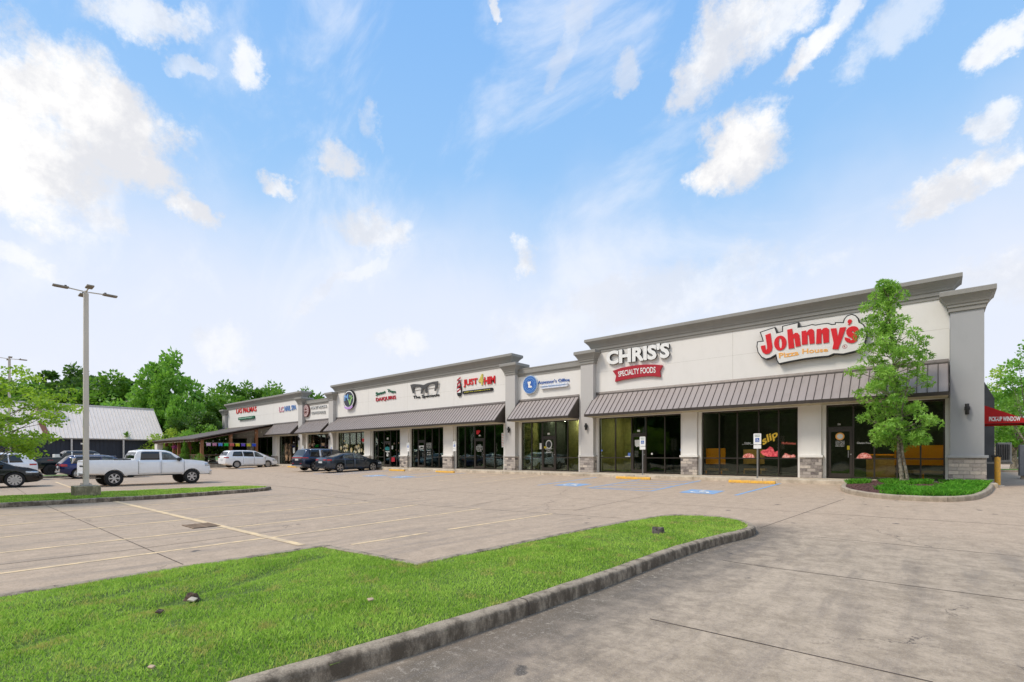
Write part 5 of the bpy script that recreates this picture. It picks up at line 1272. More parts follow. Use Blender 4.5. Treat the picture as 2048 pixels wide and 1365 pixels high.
def suv(L=4.8, H=1.65, belt=1.08, wr=.36, ax=(.98, 3.78), W=1.9, rake=.55, van=False):
    k = L/4.8; g = .20
    return dict(L=L, W=W, tum=.30, wr=wr, axles=list(ax), rimf=.70,
      top=[(0, .95), (.03, belt+.02), (.10, belt+.06), (.10+rake*.75, H-.10), (.12+rake, H-.035), (1.6*k, H), (2.4*k, H-.01), (2.85*k, H-.09), (3.62*k, belt+.10), (3.75*k, belt+.03), (4.3*k, belt-.10), (4.6*k, belt-.22), (4.74*k, belt-.34), (L, .62)],
      belt=[(0, .93), (.1, belt), (3.4*k, belt-.07), (3.8*k, belt-.08), (4.4*k, belt-.18), (4.7*k, belt-.34), (L, .6)], bot=[(0, .42), (.3, .33), (.7, .22), (4.2*k, .22), (4.6*k, .26), (L, .34)],
      plan=[(a*k, b) for a, b in suvplan[:-1]]+[(L, .74)], ws=(2.9*k, 3.6*k), rg=(.13, .10+rake*.72), mirror=(3.3*k, belt-.02))
w = suv(4.75, 1.62, 1.02, .36, (.95, 3.78)); w.update(wins=[(.62, .85, 1.18, 1.22), (1.25, 1.29, 2.1, 2.12), (2.18, 2.18, 3.4, 2.86, 1)], doors=[(1.28, 2.14), (2.14, 3.26)], spokes=(5, True), hz=.93, clad=(1.35, 3.35, .12),
  lamps=[('tail_lamp', TAIL, .03, .36, .84, 1.0), ('head_lamp', HEADL, 4.2, 4.58, .66, .80)], handle=NAVY,
  ends=[('tail_lamp', TAIL, .02, .3, .78, .86, .98, .05), ('number_plate', PLATE, -.01, -.26, .26, .72, .86, .03), ('rear_bumper', STEEL, .0, -.74, .74, .40, .52, .12)])
r, side, sy, cx = vehicle('car', 'navy blue wagon with silver window trim and red tail lamps, behind the light pole base', 'car', w, (-45.05, -17.75, -.6), R_(91), (NAVY, RIM))
side('roof_rail', CHROME, .7, .7, 3.0, 3.0, 1.52, 1.55, .01, r, nu=12, nv=1); side('window_trim', CHROME, .55, .5, .62, .85, 1.04, 1.45, .012, r, nu=1, nv=8)
MB().box(1.9-cx, 2.2-cx, -.1, .1, 1.62, 1.70).build('roof_box', WHITE, r, bevel=.02)

v = suv(5.15, 1.74, 1.08, .35, (1.02, 4.02), 2.0, .45); v.update(
  top=[(0, .95), (.03, 1.08), (.10, 1.14), (.36, 1.60), (.5, 1.70), (1.5, 1.74), (2.4, 1.735), (2.9, 1.68), (3.5, 1.44), (4.2, 1.10), (4.6, .98), (4.95, .84), (5.08, .72), (5.15, .6)],
  belt=[(0, .93), (.1, 1.13), (1.5, 1.11), (2.8, 1.07), (4.0, 1.0), (4.6, .9), (5.0, .72), (5.15, .58)],
  wins=[(.62, .78, 1.62, 1.55), (1.70, 1.64, 2.66, 2.62), (2.74, 2.74, 3.9, 3.1, 1)], doors=[(1.62, 2.72), (2.72, 3.78)], ws=(2.98, 4.05), rg=(.13, .34), mirror=(3.62, 1.06), spokes=(10, False), hz=.93, handle=W_PAINT,
  lamps=[('tail_lamp', TAIL, .03, .30, .96, 1.08), ('head_lamp', HEADL, 4.5, 4.95, .68, .82)], ends=[('tail_lamp', TAIL, .02, .5, .84, .98, 1.08, .05), ('number_plate', PLATE, -.005, -.26, .26, .72, .86, .03)])
r, side, sy, cx = vehicle('minivan', 'white minivan parked beside the restaurant patio', 'minivan', v, (-53.2, -4.75, -.25), R_(92), (W_PAINT, RIM))
v = suv(5.2, 1.80, 1.12, .40, (1.05, 4.12), 2.02, .40); v.update(wins=[(.60, .74, 1.42, 1.42), (1.72, 1.72, 2.42, 2.42), (2.5, 2.5, 3.72, 3.12)], doors=[(1.6, 2.46), (2.46, 3.56)], spokes=(5, True), hz=1.0, handle=CHROME,
  lamps=[('tail_lamp', TAIL, .03, .48, 1.02, 1.10), ('head_lamp', HEADL, 4.6, 5.0, .76, .92)], ends=[('tail_lamp', TAIL, .015, .0, .84, 1.03, 1.10, .05), ('tail_lamp', TAIL, .015, -.84, 0, 1.03, 1.10, .05), ('number_plate', PLATE, -.005, -.26, .26, .84, .98, .03), ('rear_bumper', STEEL, .0, -.8, .8, .38, .46, .14), ('reflector', TAIL, .01, .5, .78, .58, .63, .04)])
r, side, sy, cx = vehicle('car', 'large dark blue sport utility vehicle with silver pillar, behind the sedan', 'car', v, (-38.55, -4.2, -.26), R_(90), (NAVY2, RIM))
side('pillar_trim', RIM, 1.46, 1.46, 1.68, 1.68, 1.13, 1.70, .009, r, nu=2, nv=6); side('roof_rail', CHROME, .7, .7, 3.2, 3.2, 1.70, 1.73, .01, r, nu=12, nv=1)
s_ = dict(L=4.95, W=1.87, tum=.42, wr=.34, axles=[1.08, 3.92], rimf=.74, spokes=(5, True),
  top=[(0, .80), (.04, .98), (.10, 1.06), (.55, 1.10), (.9, 1.20), (1.5, 1.38), (1.9, 1.435), (2.4, 1.44), (2.8, 1.38), (3.5, 1.07), (3.7, 1.0), (4.3, .90), (4.7, .78), (4.88, .66), (4.95, .55)],
  belt=[(0, .78), (.1, 1.02), (1.0, 1.00), (2.6, .95), (3.6, .92), (4.3, .84), (4.8, .68), (4.95, .53)], bot=[(0, .36), (.3, .26), (.8, .19), (4.3, .19), (4.7, .22), (4.95, .28)], plan=[(0, .80), (.06, .86), (.25, .94), (.6, 1), (4.1, 1), (4.6, .95), (4.8, .87), (4.95, .72)],
  wins=[(.95, 1.25, 1.28, 1.42), (1.36, 1.5, 2.2, 2.2, 1), (2.28, 2.28, 3.35, 2.72, 1)], ws=(2.84, 3.48), rg=(.62, 1.44), doors=[(1.42, 2.24), (2.24, 3.28)], hz=.84, handle=GRAPH, mirror=(3.16, .92),
  lamps=[('tail_lamp', TAIL, .04, .42, .84, .96), ('head_lamp', HEADL, 4.4, 4.78, .58, .70)], ends=[('tail_lamp', TAIL, .03, .35, .74, .86, .95, .05), ('number_plate', PLATE, -.005, -.26, .26, .66, .80, .03), ('rear_bumper', PLASTIC, .01, -.7, .7, .26, .38, .08)])
r, side, sy, cx = vehicle('car', 'dark blue-grey sedan with bright alloy wheels nearest the daiquiri shop', 'car', s_, (-34.75, -4.35, -.25), R_(90), (GRAPH, RIM))
v = suv(4.95, 1.70, 1.06, .375, (1.0, 3.92), 1.95, .5); v.update(wins=[(.62, .85, 1.28, 1.32), (1.35, 1.4, 2.2, 2.22), (2.28, 2.28, 3.5, 2.96)], doors=[(1.38, 2.24), (2.24, 3.4)], spokes=(10, False), hz=.93, clad=(1.4, 3.45, .14), handle=BLK,
  lamps=[('tail_lamp', TAIL, .03, .36, .86, 1.02), ('head_lamp', HEADL, 4.3, 4.78, .70, .80)], ends=[('front_bumper', CHROME, 4.93, -.62, .62, .40, .46, .08), ('grille', PLASTIC, 4.94, -.5, .5, .50, .66, .04)])
r, side, sy, cx = vehicle('car', 'black crossover with multi-spoke silver wheels entering at the left edge', 'car', v, (-35.6, -24.3, -.6), R_(89), (BLK, RIM))
side('window_trim', CHROME, 1.0, 1.0, 3.5, 3.5, 1.045, 1.065, .012, r, nu=12, nv=1)
v = suv(4.9, 1.75, 1.12, .37, (1.0, 3.9), 1.95, .62); v.update(wins=[(.68, .9, 1.3, 1.34), (1.36, 1.4, 2.2, 2.22), (2.28, 2.28, 3.5, 2.96)], doors=[(1.38, 2.24), (2.24, 3.4)], spokes=(5, True), hz=.98, handle=W_PAINT,
  lamps=[('tail_lamp', TAIL, .03, .40, .96, 1.06), ('head_lamp', HEADL, 4.3, 4.7, .74, .86)], ends=[('number_plate', PLATE, -.005, -.26, .26, .8, .94, .03)])
vehicle('car', 'white sport utility vehicle with dark glass seen above the black crossover', 'car', v, (-45.2, -23.6, -.6), R_(270), (W_PAINT, RIM))
v = dict(L=5.5, W=2.1, tum=.16, wr=.44, axles=[1.0, 4.45], rimf=.52, spokes=(6, False),
  top=[(0, 1.34), (.1, 1.40), (1.6, 1.45), (1.62, 1.46), (1.72, 1.78), (1.9, 1.95), (3.4, 1.97), (3.7, 1.93), (4.2, 1.52), (4.3, 1.46), (5.2, 1.36), (5.42, 1.25), (5.5, 1.0)],
  belt=[(0, 1.3), (1.6, 1.38), (4.2, 1.40), (5.2, 1.30), (5.5, .98)], bot=[(0, .62), (.6, .52), (4.9, .52), (5.5, .6)], plan=[(0, .94), (.1, .97), (.4, 1), (5.0, 1), (5.3, .96), (5.5, .86)],
  wins=[(1.82, 1.9, 2.15, 2.15), (2.3, 2.3, 3.0, 3.0), (3.08, 3.08, 4.1, 3.66)], ws=(3.76, 4.18), rg=(1.63, 1.85), doors=[(2.0, 3.04), (3.04, 4.2)], hz=1.2, handle=DGREEN, mirror=(4.0, 1.42), mirm=PLASTIC,
  lamps=[('tail_lamp', TAIL, .02, .1, .95, 1.2), ('side_marker', TAIL, .78, 1.12, 1.20, 1.24), ('head_lamp', HEADL, 5.2, 5.4, .98, 1.12)], ends=[('rear_bumper', PLASTIC, -.03, -.95, .95, .55, .75, .12)], bed=(.1, 1.5, .9))
r, side, sy, cx = vehicle('pickup_truck', 'black pickup truck with flared arches and white side pillar, left of the navy wagon', 'pickup truck', v, (-53.5, -17.9, -.6), R_(90), (DGREEN, RIMD))
side('white_pillar_panel', WHITE, 2.18, 2.18, 2.27, 2.27, 1.42, 1.88, .01, r, nu=1, nv=4); MB().box(1.2-cx, 1.5-cx, -.95, .3, 1.4, 1.68).build('bed_cargo', WHITE, r, bevel=.02)

# ------------------------------------------------------------------ restaurant patio
t = thing('patio_cover', 'brown sloping patio roof on cedar posts in front of the restaurant', 'patio cover', (-66.4, -4, 0))
X0, X1, YE, ZE, ZW = -74.3, -58.5, -8.1, 2.78, 4.66
MB().prism_x([(-.02, ZW), (YE, ZE), (YE, ZE-.10), (-.02, ZW-.10)], X0, X1).build('roof', SHINGLE, t)
f = MB().box(X0, X1+.02, YE+.15, YE+.35, ZE-.34, ZE-.08); L_ = (ZW-ZE)/(-YE)
f.prism_x([(-.1, ZW-.12), (YE+.1, ZE-.12), (YE+.1, ZE-.34), (-.1, ZW-.34)], X1-.12, X1-.02)
for k in range(9):
    x = X0+.5+k*1.9; f.prism_x([(-.1, ZW-.101), (YE+.36, ZE+.08-.101), (YE+.36, ZE-.16), (-.1, ZW-.26)], x, x+.08)
f.build('beam', DWOOD, t)
for (x, y) in [(-58.85, -7.3), (-58.85, -4.5), (-58.85, -1.8), (-62.6, -7.4), (-63.6, -7.4), (-66.2, -7.4), (-68.0, -7.4), (-71.0, -7.4)]:
    zt = ZE-.12+(y-YE)*L_-.1; MB().box(x-.14, x+.14, y-.14, y+.14, .003, zt).build('post', WOOD, t)
MB().box(-74.0, -72.9, -7.9, -7.3, .003, 2.62).build('white_column', CREAM, t)
def railing(p0, p1, label, name='patio_railing'):
    p0 = Vector(p0); p1 = Vector(p1); n = max(1, round((p1-p0).length/1.5)); tt = thing(name, label, 'railing', (p0.x, p0.y, 0), 0, 'wire railings round the patio')
    a = MB(); c = MB(); d = (p1-p0)/n
    for k in range(n+1): q_ = p0+d*k; a.box(q_.x-.035, q_.x+.035, q_.y-.035, q_.y+.035, .004, 1.02)
    a.tube((p0.x, p0.y, 1.03), (p1.x, p1.y, 1.03), .035, n=6); a.tube((p0.x, p0.y, .12), (p1.x, p1.y, .12), .02, n=6); a.build('frame', pmat('rail_brown', srgb(126, 96, 80), .7), tt)
    for k in range(n):
        a0, a1 = p0+d*k, p0+d*(k+1); c.tube((a0.x, a0.y, .14), (a1.x, a1.y, 1.0), .014, n=5); c.tube((a0.x, a0.y, 1.0), (a1.x, a1.y, .14), .014, n=5)
    c.build('cross_bracing', pmat('rail_wire', srgb(150, 140, 132), .6), tt)
railing((-58.8, -7.1), (-58.8, -.5), 'brown railing with crossed wires along the end of the patio'); railing((-72.5, -7.6), (-59.0, -7.6), 'brown railing with crossed wires along the front of the patio')
t = thing('bunting', 'string of coloured paper flags hung across the patio end', 'bunting', (-58.55, -4.5, 2.0))
cols = [srgb(226,190,220), srgb(206,140,170), srgb(90,150,230), srgb(30,200,70), srgb(224,110,100), srgb(224,214,40), srgb(120,90,210), srgb(222,214,50), srgb(50,90,220)]
MB().tube((-58.62, -7.1, 2.32), (-58.62, -1.9, 2.34), .008, n=5).build('cord', WHITE, t)
for k, c_ in enumerate(cols):
    y = -6.95+k*.575; MB().add([(-58.64, y, 2.32), (-58.64, y+.42, 2.32), (-58.6, y+.40, 1.98), (-58.68, y+.21, 2.03), (-58.6, y+.02, 1.97), (-58.632, y, 2.32), (-58.632, y+.42, 2.32), (-58.592, y+.40, 1.98), (-58.672, y+.21, 2.03), (-58.592, y+.02, 1.97)], [(0, 1, 2, 3, 4), (9, 8, 7, 6, 5)]).build('flag', pmat('paper_flag_%s' % 'abcdefghi'[k], c_, .7, var=.2, scale=14), t, fix=False)
t = thing('string_lights', 'string of small white bulbs under the patio eave', 'string lights', (-66, -7.8, 2.5))
BULB = pmat('bulb_glass', srgb(240, 232, 206), .3); m = MB(); w_ = MB(); prev = None
pts = [(-74+.55*k, -7.95, 2.52-.05*abs(math.sin(k*.9))) for k in range(28)]+[(-58.45, -7.6+.62*k, 2.62+k*.62*L_-.35-.06*abs(math.sin(k*1.1))) for k in range(12)]
for p in pts:
    m.lathe([(0, -.06), (.035, -.03), (.035, 0), (.012, .04), (0, .04)], 8, 'Z', p)
    if prev: w_.tube((prev[0], prev[1], prev[2]+.04), (p[0], p[1], p[2]+.04), .006, n=4)
    prev = p
m.build('bulbs', BULB, t, smooth=True); w_.build('cable', BLACK, t)

# ------------------------------------------------------------------ barn-like metal building
t = thing('metal_building', 'long metal building with a pale ribbed roof and dark navy walls behind the parked vehicles', 'building', (-84, -30, -.4))
bx0, bx1, rx = -89.5, -77.9, -83.2; ye, ys = -6.2, -27; ze, zr = 3.2, 7.45
w_ = MB(); w_.add([(bx1, ys, -.6), (bx1, ye, -.6), (bx1, ye, ze), (bx1, ys, ze), (bx0, ys, -.6), (bx0, ye, -.6), (bx0, ye, ze), (bx0, ys, ze), (rx, ye, zr-.1), (rx, ys, zr-.1)], [(0, 1, 2, 3), (4, 7, 6, 5), (1, 5, 6, 8, 2), (0, 3, 9, 7, 4)])
w_.build('wall', BARNW, t)
m = MB()
for k in range(51): m.box(bx1, bx1+.03, ys+k*.4, ys+k*.4+.05, -.5, ze-.15)
m.build('wall_ribs', pmat('barn_rib', srgb(34, 41, 54), .6), t)
r_ = MB().add([(bx1+.35, ys, ze-.18), (bx1+.35, ye+.3, ze-.18), (rx, ye+.3, zr), (rx, ys, zr), (bx1+.35, ys, ze-.26), (bx1+.35, ye+.3, ze-.26), (rx, ye+.3, zr-.08), (rx, ys, zr-.08), (bx0-.35, ys, ze-.18), (bx0-.35, ye+.3, ze-.18), (bx0-.35, ys, ze-.26), (bx0-.35, ye+.3, ze-.26)],
   [(0, 1, 2, 3), (4, 7, 6, 5), (0, 4, 5, 1), (1, 5, 6, 2), (3, 2, 9, 8), (2, 6, 11, 9)])
rf = r_.build('roof', BARNR, t)
m = MB(); sl = (zr-ze+.18)/(rx-bx1-.35)
for k in range(57):
    y = ye+.1-k*.36
    m.add([(bx1+.35, y-.03, ze-.175), (bx1+.35, y+.03, ze-.175), (rx, y+.03, zr+.005), (rx, y-.03, zr+.005), (bx1+.35, y, ze-.13), (rx, y, zr+.05)], [(0, 4, 5, 3), (4, 1, 2, 5), (0, 1, 4), (3, 5, 2)])
m.build('roof_ribs', pmat('barn_roof_rib', srgb(222, 210, 198), .6), rf)
MB().box(rx-.2, rx+.2, ys, ye+.32, zr-.1, zr+.06).build('ridge_cap', pmat('ridge_metal', srgb(206, 202, 196), .5), rf)
m = MB().box(bx1+.36, bx1+.48, ys, ye+.3, ze-.30, ze-.16); m.build('gutter', pmat('gutter_grey', srgb(150, 142, 134), .5), t)
for px in (143.5, 247.3):
    u = (px-CXP)/FPX; dx, dy = FW[0]+u*RT[0], FW[1]+u*RT[1]; tt_ = (bx1+.5)/dx; y = CY+dy*tt_
    MB().box(bx1+.38, bx1+.5, y-.08, y+.08, -.5, ze-.3).build('downpipe', pmat('downpipe_white', srgb(206, 202, 196), .6), t)
def onroof(px, py):
    u = (px-CXP)/FPX; dx, dy, dz = FW[0]+u*RT[0], FW[1]+u*RT[1], (HY-py)/FPX
    # plane through eave line with slope sl
    tt = (ze-.18-CZ-sl*(bx1+.35))/(dz-sl*dx); return Vector((dx*tt, CY+dy*tt, CZ+dz*tt))
p = onroof(85, 822); MB().lathe([(.0, -.4), (.55, -.4), (.55, .45), (.75, .5), (.75, .62), (.45, .9), (0, .9)], 16, 'Z', p).build('roof_ventilator', pmat('vent_metal', srgb(176, 160, 146), .5, .3, var=.3), rf, smooth=True)
p = onroof(99, 826); MB().box(p.x-.5, p.x+.6, p.y-.7, p.y+1.0, p.z-.3, p.z+.45).build('skylight_curb', pmat('curb_metal', srgb(196, 190, 182), .5), rf)
a, b = onroof(82, 846), onroof(96, 875); MB().add([a+Vector((.05, -.25, .06)), a+Vector((.05, .25, .06)), b+Vector((.05, .25, .06)), b+Vector((.05, -.25, .06)), a+Vector((.05, -.25, .02)), a+Vector((.05, .25, .02)), b+Vector((.05, .25, .02)), b+Vector((.05, -.25, .02))], [(0, 1, 2, 3), (0, 4, 5, 1), (1, 5, 6, 2), (2, 6, 7, 3), (3, 7, 4, 0)]).build('rusty_strip', RUST, rf)
MB().tube((bx0+4, ye+1.5, -.4), (bx0+4, ye+1.5, 6.4), .15).build('flue_pipe', WAREH, t)
p = (bx1+.05, -14.2, 2.3); MB().box(p[0], p[0]+.1, p[1]-.2, p[1]+.2, p[2], p[2]+.2).build('wall_light', WHITE, t)
# the gravel-coloured yard line and lawn by the metal building
# ------------------------------------------------------------------ trees
def leaf_quads(P, D, length, width, rng_):
    """P centres (n,3), D unit long axis (n,3)"""
    n = len(P); U = rng_.normal(size=(n, 3)); Sd = np.cross(D, U); Sd /= np.linalg.norm(Sd, axis=1, keepdims=True)+1e-9
    L = length*(.7+.6*rng_.random((n, 1))); Wd = width*(.7+.6*rng_.random((n, 1)))
    V = np.stack([P, P+D*L*.5+Sd*Wd*.5, P+D*L, P+D*L*.5-Sd*Wd*.5], 1).reshape(-1, 3); i = np.arange(n)*4
    return V, np.stack([i, i+1, i+2, i+3], 1)
def unit(n, rng_):
    v = rng_.normal(size=(n, 3)); return v/np.linalg.norm(v, axis=1, keepdims=True)
def limb(mb, pts, r0, r1, n=7):
    k = len(pts)-1
    for i in range(k):
        a = r0+(r1-r0)*i/k; b = r0+(r1-r0)*(i+1)/k; mb.tube(pts[i], pts[i+1], a, b, n, caps=(i in (0, k-1)))
def crown_mesh(name, seed, rad, hgt, z0, nclump, per, ls, lw, shape=1.0, cl=.22, droop=0.0):
    """clumps through an egg-shaped volume (local coordinates, trunk at origin)"""
    g = np.random.default_rng(seed); cs = []
    while len(cs) < nclump:
        p = g.uniform(-1, 1, 3); z = (p[2]+1)/2
        r = (math.sin(math.pi*min(1, z**.75*.93+.04))**.6)*(1-.25*z*shape)*(1+.22*math.sin(3*math.atan2(p[1], p[0])+seed)+.15*math.sin(5*z*3+seed))
        d = math.hypot(p[0], p[1])
        if d < r and (d > r*.35 or g.random() < .45): cs.append((p[0]*rad, p[1]*rad, z0+z*hgt))
    cs = np.array(cs); P = []; D = []
    for c in cs:
        cr = cl*rad*g.uniform(.6, 1.35); k = int(per*g.uniform(.6, 1.4)); d = unit(k, g); rr = cr*(g.random((k, 1))**.4); q = c+d*rr*np.array([1, 1, .72]); P.append(q); dd = d+g.normal(size=(k, 3))*.6; dd[:, 2] -= droop; D.append(dd/np.linalg.norm(dd, axis=1, keepdims=True))
    V, F = leaf_quads(np.concatenate(P), np.concatenate(D), ls, lw, g); return np_mesh(name, V, F), cs
def trunk_mesh(name, seed, cs, z0, r, lean=0.0, nb=14, top=.7):
    g = random.Random(seed); mb = MB(); zmax = max(c[2] for c in cs); H = z0+(zmax-z0)*top
    pts = [(lean*math.sin(k*.8)*.3+g.uniform(-1, 1)*r*.3*k/6, g.uniform(-1, 1)*r*.3*k/6, H*k/7) for k in range(8)]
    limb(mb, pts, r, r*.25, 9); mb.lathe([(r*1.6, -.1), (r*1.25, .1), (r*1.0, .4)], 9, 'Z', (0, 0, 0))
    for c in g.sample(list(map(tuple, cs)), min(nb, len(cs))):
        k = min(6, max(2, int(7*min(.92, (c[2]*.62)/H)))); a = Vector(pts[k]); b = Vector(c); mdl = a.lerp(b, .5)+Vector((0, 0, -.06*(b-a).length))
        limb(mb, [a, mdl, b], r*.32, r*.07, 5)
    return mb.mesh(name, smooth=True)
LEAF_DK = leafmat('leaves_dark', srgb(54, 84, 32), srgb(92, 128, 50)); LEAF_MD = leafmat('leaves_mid', srgb(76, 116, 38), srgb(118, 160, 58))
LEAF_LT = leafmat('leaves_bright', srgb(88, 138, 42), srgb(138, 184, 76)); LEAF_YG = leafmat('leaves_yellow_green', srgb(126, 158, 46), srgb(176, 200, 84), .4)
LEAF_MAG = leafmat('leaves_magnolia', srgb(66, 118, 30), srgb(164, 206, 92), .3)
protos = {}
def tree(kind, label, x, y, z, s, mat, group=None, name='tree', sz=None, rz=0, bark=BARKD):
    if kind not in protos:
        sd = abs(hash_(kind)); cfg = {'oak1': (3.3, 5.6, 1.6, 78, 150, .34, .22), 'oak2': (3.0, 6.4, 1.4, 72, 150, .34, .22), 'oak3': (2.6, 7.0, 1.8, 60, 150, .34, .2), 'thin': (1.9, 5.2, 2.4, 34, 90, .3, .2),
               'round': (2.6, 3.2, .8, 60, 150, .2, .12), 'thin2': (1.7, 4.8, 2.8, 40, 60, .15, .13), 'maple': (2.2, 4.2, 1.5, 60, 120, .16, .14)}[kind]
        me, cs = crown_mesh('crown', sd, *cfg, cl=.24 if kind != 'thin' else .17); tm = trunk_mesh('trunk', sd, cs, cfg[2], .24 if kind not in ('maple', 'thin2') else (.17 if kind == 'maple' else .09)); protos[kind] = (me, tm)
    me, tm = protos[kind]; o = thing(name, label, 'tree', (x, y, z), rz, group); o.scale = (s, s, sz or s)
    m2 = me.copy() if me.materials and me.materials[0] != mat else me
    if not m2.materials: m2.materials.append(mat)
    elif m2 is not me: m2.materials[0] = mat
    c = bpy.data.objects.new('crown', m2); C.objects.link(c); c.parent = o
    t2 = tm
    if not t2.materials: t2.materials.append(bark)
    t_ = bpy.data.objects.new('trunk', t2); C.objects.link(t_); t_.parent = o
    return o
def hash_(s): return sum(ord(ch)*(i+3) for i, ch in enumerate(s))
def tpos(px, d):
    """point on the ground d metres deep at photo column px"""
    u = (px-CXP)/FPX; return ((FW[0]+u*RT[0])*d, CY+(FW[1]+u*RT[1])*d)
G_ = 'trees in the wood behind the metal building'
PROTO_H = {'oak1': 7.4, 'oak2': 8.0, 'oak3': 9.0, 'thin': 7.9, 'round': 4.1, 'maple': 5.9}
def bgtree(px, ytop, d, kind, mat, label, wide=1.0, rz=0.0, group=G_):
    x, y = tpos(px, d); H = CZ+(HY-ytop)*d/FPX+.5; s = H/PROTO_H[kind]
    return tree(kind, label, x, y, -.5, s*wide, mat, group, sz=s, rz=rz)
bgtree(20, 752, 88, 'oak1', LEAF_MD, 'mid green tree behind the left edge tree, left of the far light pole', 1.0, .3)
bgtree(90, 733, 92, 'thin', LEAF_DK, 'thin dark treetop poking up just right of the far light pole', 1.1, 1.3)
bgtree(75, 768, 84, 'oak2', LEAF_MD, 'bushy green tree above the left end of the metal roof', 1.1, 2.2)
bgtree(124, 755, 90, 'oak3', LEAF_DK, 'dark narrow tree above the roof ventilator', .8, .9)
bgtree(158, 736, 92, 'oak2', LEAF_DK, 'tall dark tree just left of the near light pole', .85, 1.9)
bgtree(196, 745, 88, 'oak1', LEAF_DK, 'dark tree just right of the near light pole', .95, 2.9)
bgtree(232, 752, 84, 'oak2', LEAF_MD, 'wide mid green tree over the middle of the metal roof', 1.15, 3.7)
bgtree(264, 750, 92, 'thin', LEAF_DK, 'sparse dark treetop left of the tall bright tree', 1.2, .4)
bgtree(250, 795, 80, 'round', LEAF_LT, 'low light green tree just above the metal roof ridge', 1.3, .8)
bgtree(200, 806, 80, 'round', LEAF_MD, 'low rounded tree behind the ridge beside the near light pole', 1.4, 1.8)
bgtree(297, 800, 84, 'oak1', LEAF_DK, 'dark tree behind the right end of the metal roof', 1.0, 4.4)
o = bgtree(336, 708, 74, 'oak2', LEAF_LT, 'tallest bright green tree with a pale trunk, centre of the tree line', .72, 5.0, None)
bgtree(318, 745, 76, 'oak3', LEAF_LT, 'bright green tree filling the left side of the tallest tree', .5, 1.2)
bgtree(366, 778, 70, 'oak1', LEAF_LT, 'bright green lower tree at the right foot of the tallest tree', .5, 2.4)
bgtree(388, 800, 72, 'oak3', LEAF_DK, 'dark tree right of the tallest tree', .9, .2)
bgtree(425, 772, 84, 'oak1', LEAF_MD, 'broad green tree behind the left end of the shop parapet', 1.1, .6)
bgtree(462, 770, 90, 'oak2', LEAF_MD, 'green tree rising over the restaurant sign', 1.0, 3.0)
bgtree(500, 760, 92, 'oak3', LEAF_MD, 'green tree behind the parapet right of the restaurant sign', .9, 4.0)
bgtree(535, 758, 92, 'oak1', LEAF_MD, 'green tree above the parapet left of the nail spa sign', .85, 1.0)
bgtree(400, 815, 66, 'oak1', LEAF_DK, 'dark lower tree left of the first grey pillar', .9, 5.2)
bgtree(620, 782, 110, 'oak2', LEAF_MD, 'treetop showing over the low wall of the coffee shop', .9, 2.1)
bgtree(645, 784, 112, 'oak1', LEAF_DK, 'darker treetop just left of the tall middle parapet', .8, 5.5)
for i, (px, yt) in enumerate([(-60, 740), (-160, 730), (-300, 735)]): bgtree(px, yt, 84, 'oak1', LEAF_MD, 'tree of the wood beyond the left edge', 1.1, i)
# tree with the pale trunk: visible stem
x, y = tpos(337, 73)
bgtree(362, 850, 66, 'round', LEAF_YG, 'small round yellow-green tree above the patio roof', 1.1, .5, None)
bgtree(412, 845, 64, 'round', LEAF_LT, 'small bright bush tree above the patio roof near the first pillar', .8, 1.5, None)

# right-hand background trees
a = tpos(2028, 38); tree('maple', 'green tree with a pale forked trunk standing behind the red awning', a[0], a[1], -.1, 1.15, LEAF_LT, name='tree', sz=1.2, rz=1.0, bark=BARK)
a = tpos(1992, 45); tree('thin2', 'sparse yellow-green treetop between the corner pillar and the right edge', a[0], a[1], -.1, 1.3, LEAF_YG, sz=1.22, rz=2.0, bark=BARK)
a = tpos(2052, 30); tree('thin2', 'tall tree cut off by the right edge above the awning', a[0], a[1], -.1, 1.1, LEAF_LT, sz=1.08, rz=4.0, bark=BARK)
a = tpos(2046, 70); tree('oak1', 'distant green tree behind the forked tree', a[0], a[1], -.1, .9, LEAF_MD, sz=.8, rz=4.0)
# dark wood across the road behind the camera: what the shop windows mirror
me, cs = crown_mesh('woods', 5, 3.2, 7.5, .2, 80, 90, 1.1, .95, cl=.34)
V0 = np.empty(len(me.vertices)*3, np.float32); me.vertices.foreach_get('co', V0); V0 = V0.reshape(-1, 3); Vs = []
for k in range(56):
    s = rng.uniform(1.5, 2.2); a = k*1.7; Rm = np.array([[math.cos(a), -math.sin(a), 0], [math.sin(a), math.cos(a), 0], [0, 0, 1]]); Vs.append(V0@Rm.T*s+np.array([-250+k*5.4, -74+rng.uniform(-5, 5), -.6]))
V = np.concatenate(Vs); F = np.arange(len(V)).reshape(-1, 4)
o = link('woods', np_mesh('woods', V, F), LEAF_DK, kind='stuff'); o['label'] = 'dark green wood across the road that the shop windows reflect'; o['category'] = 'woods'

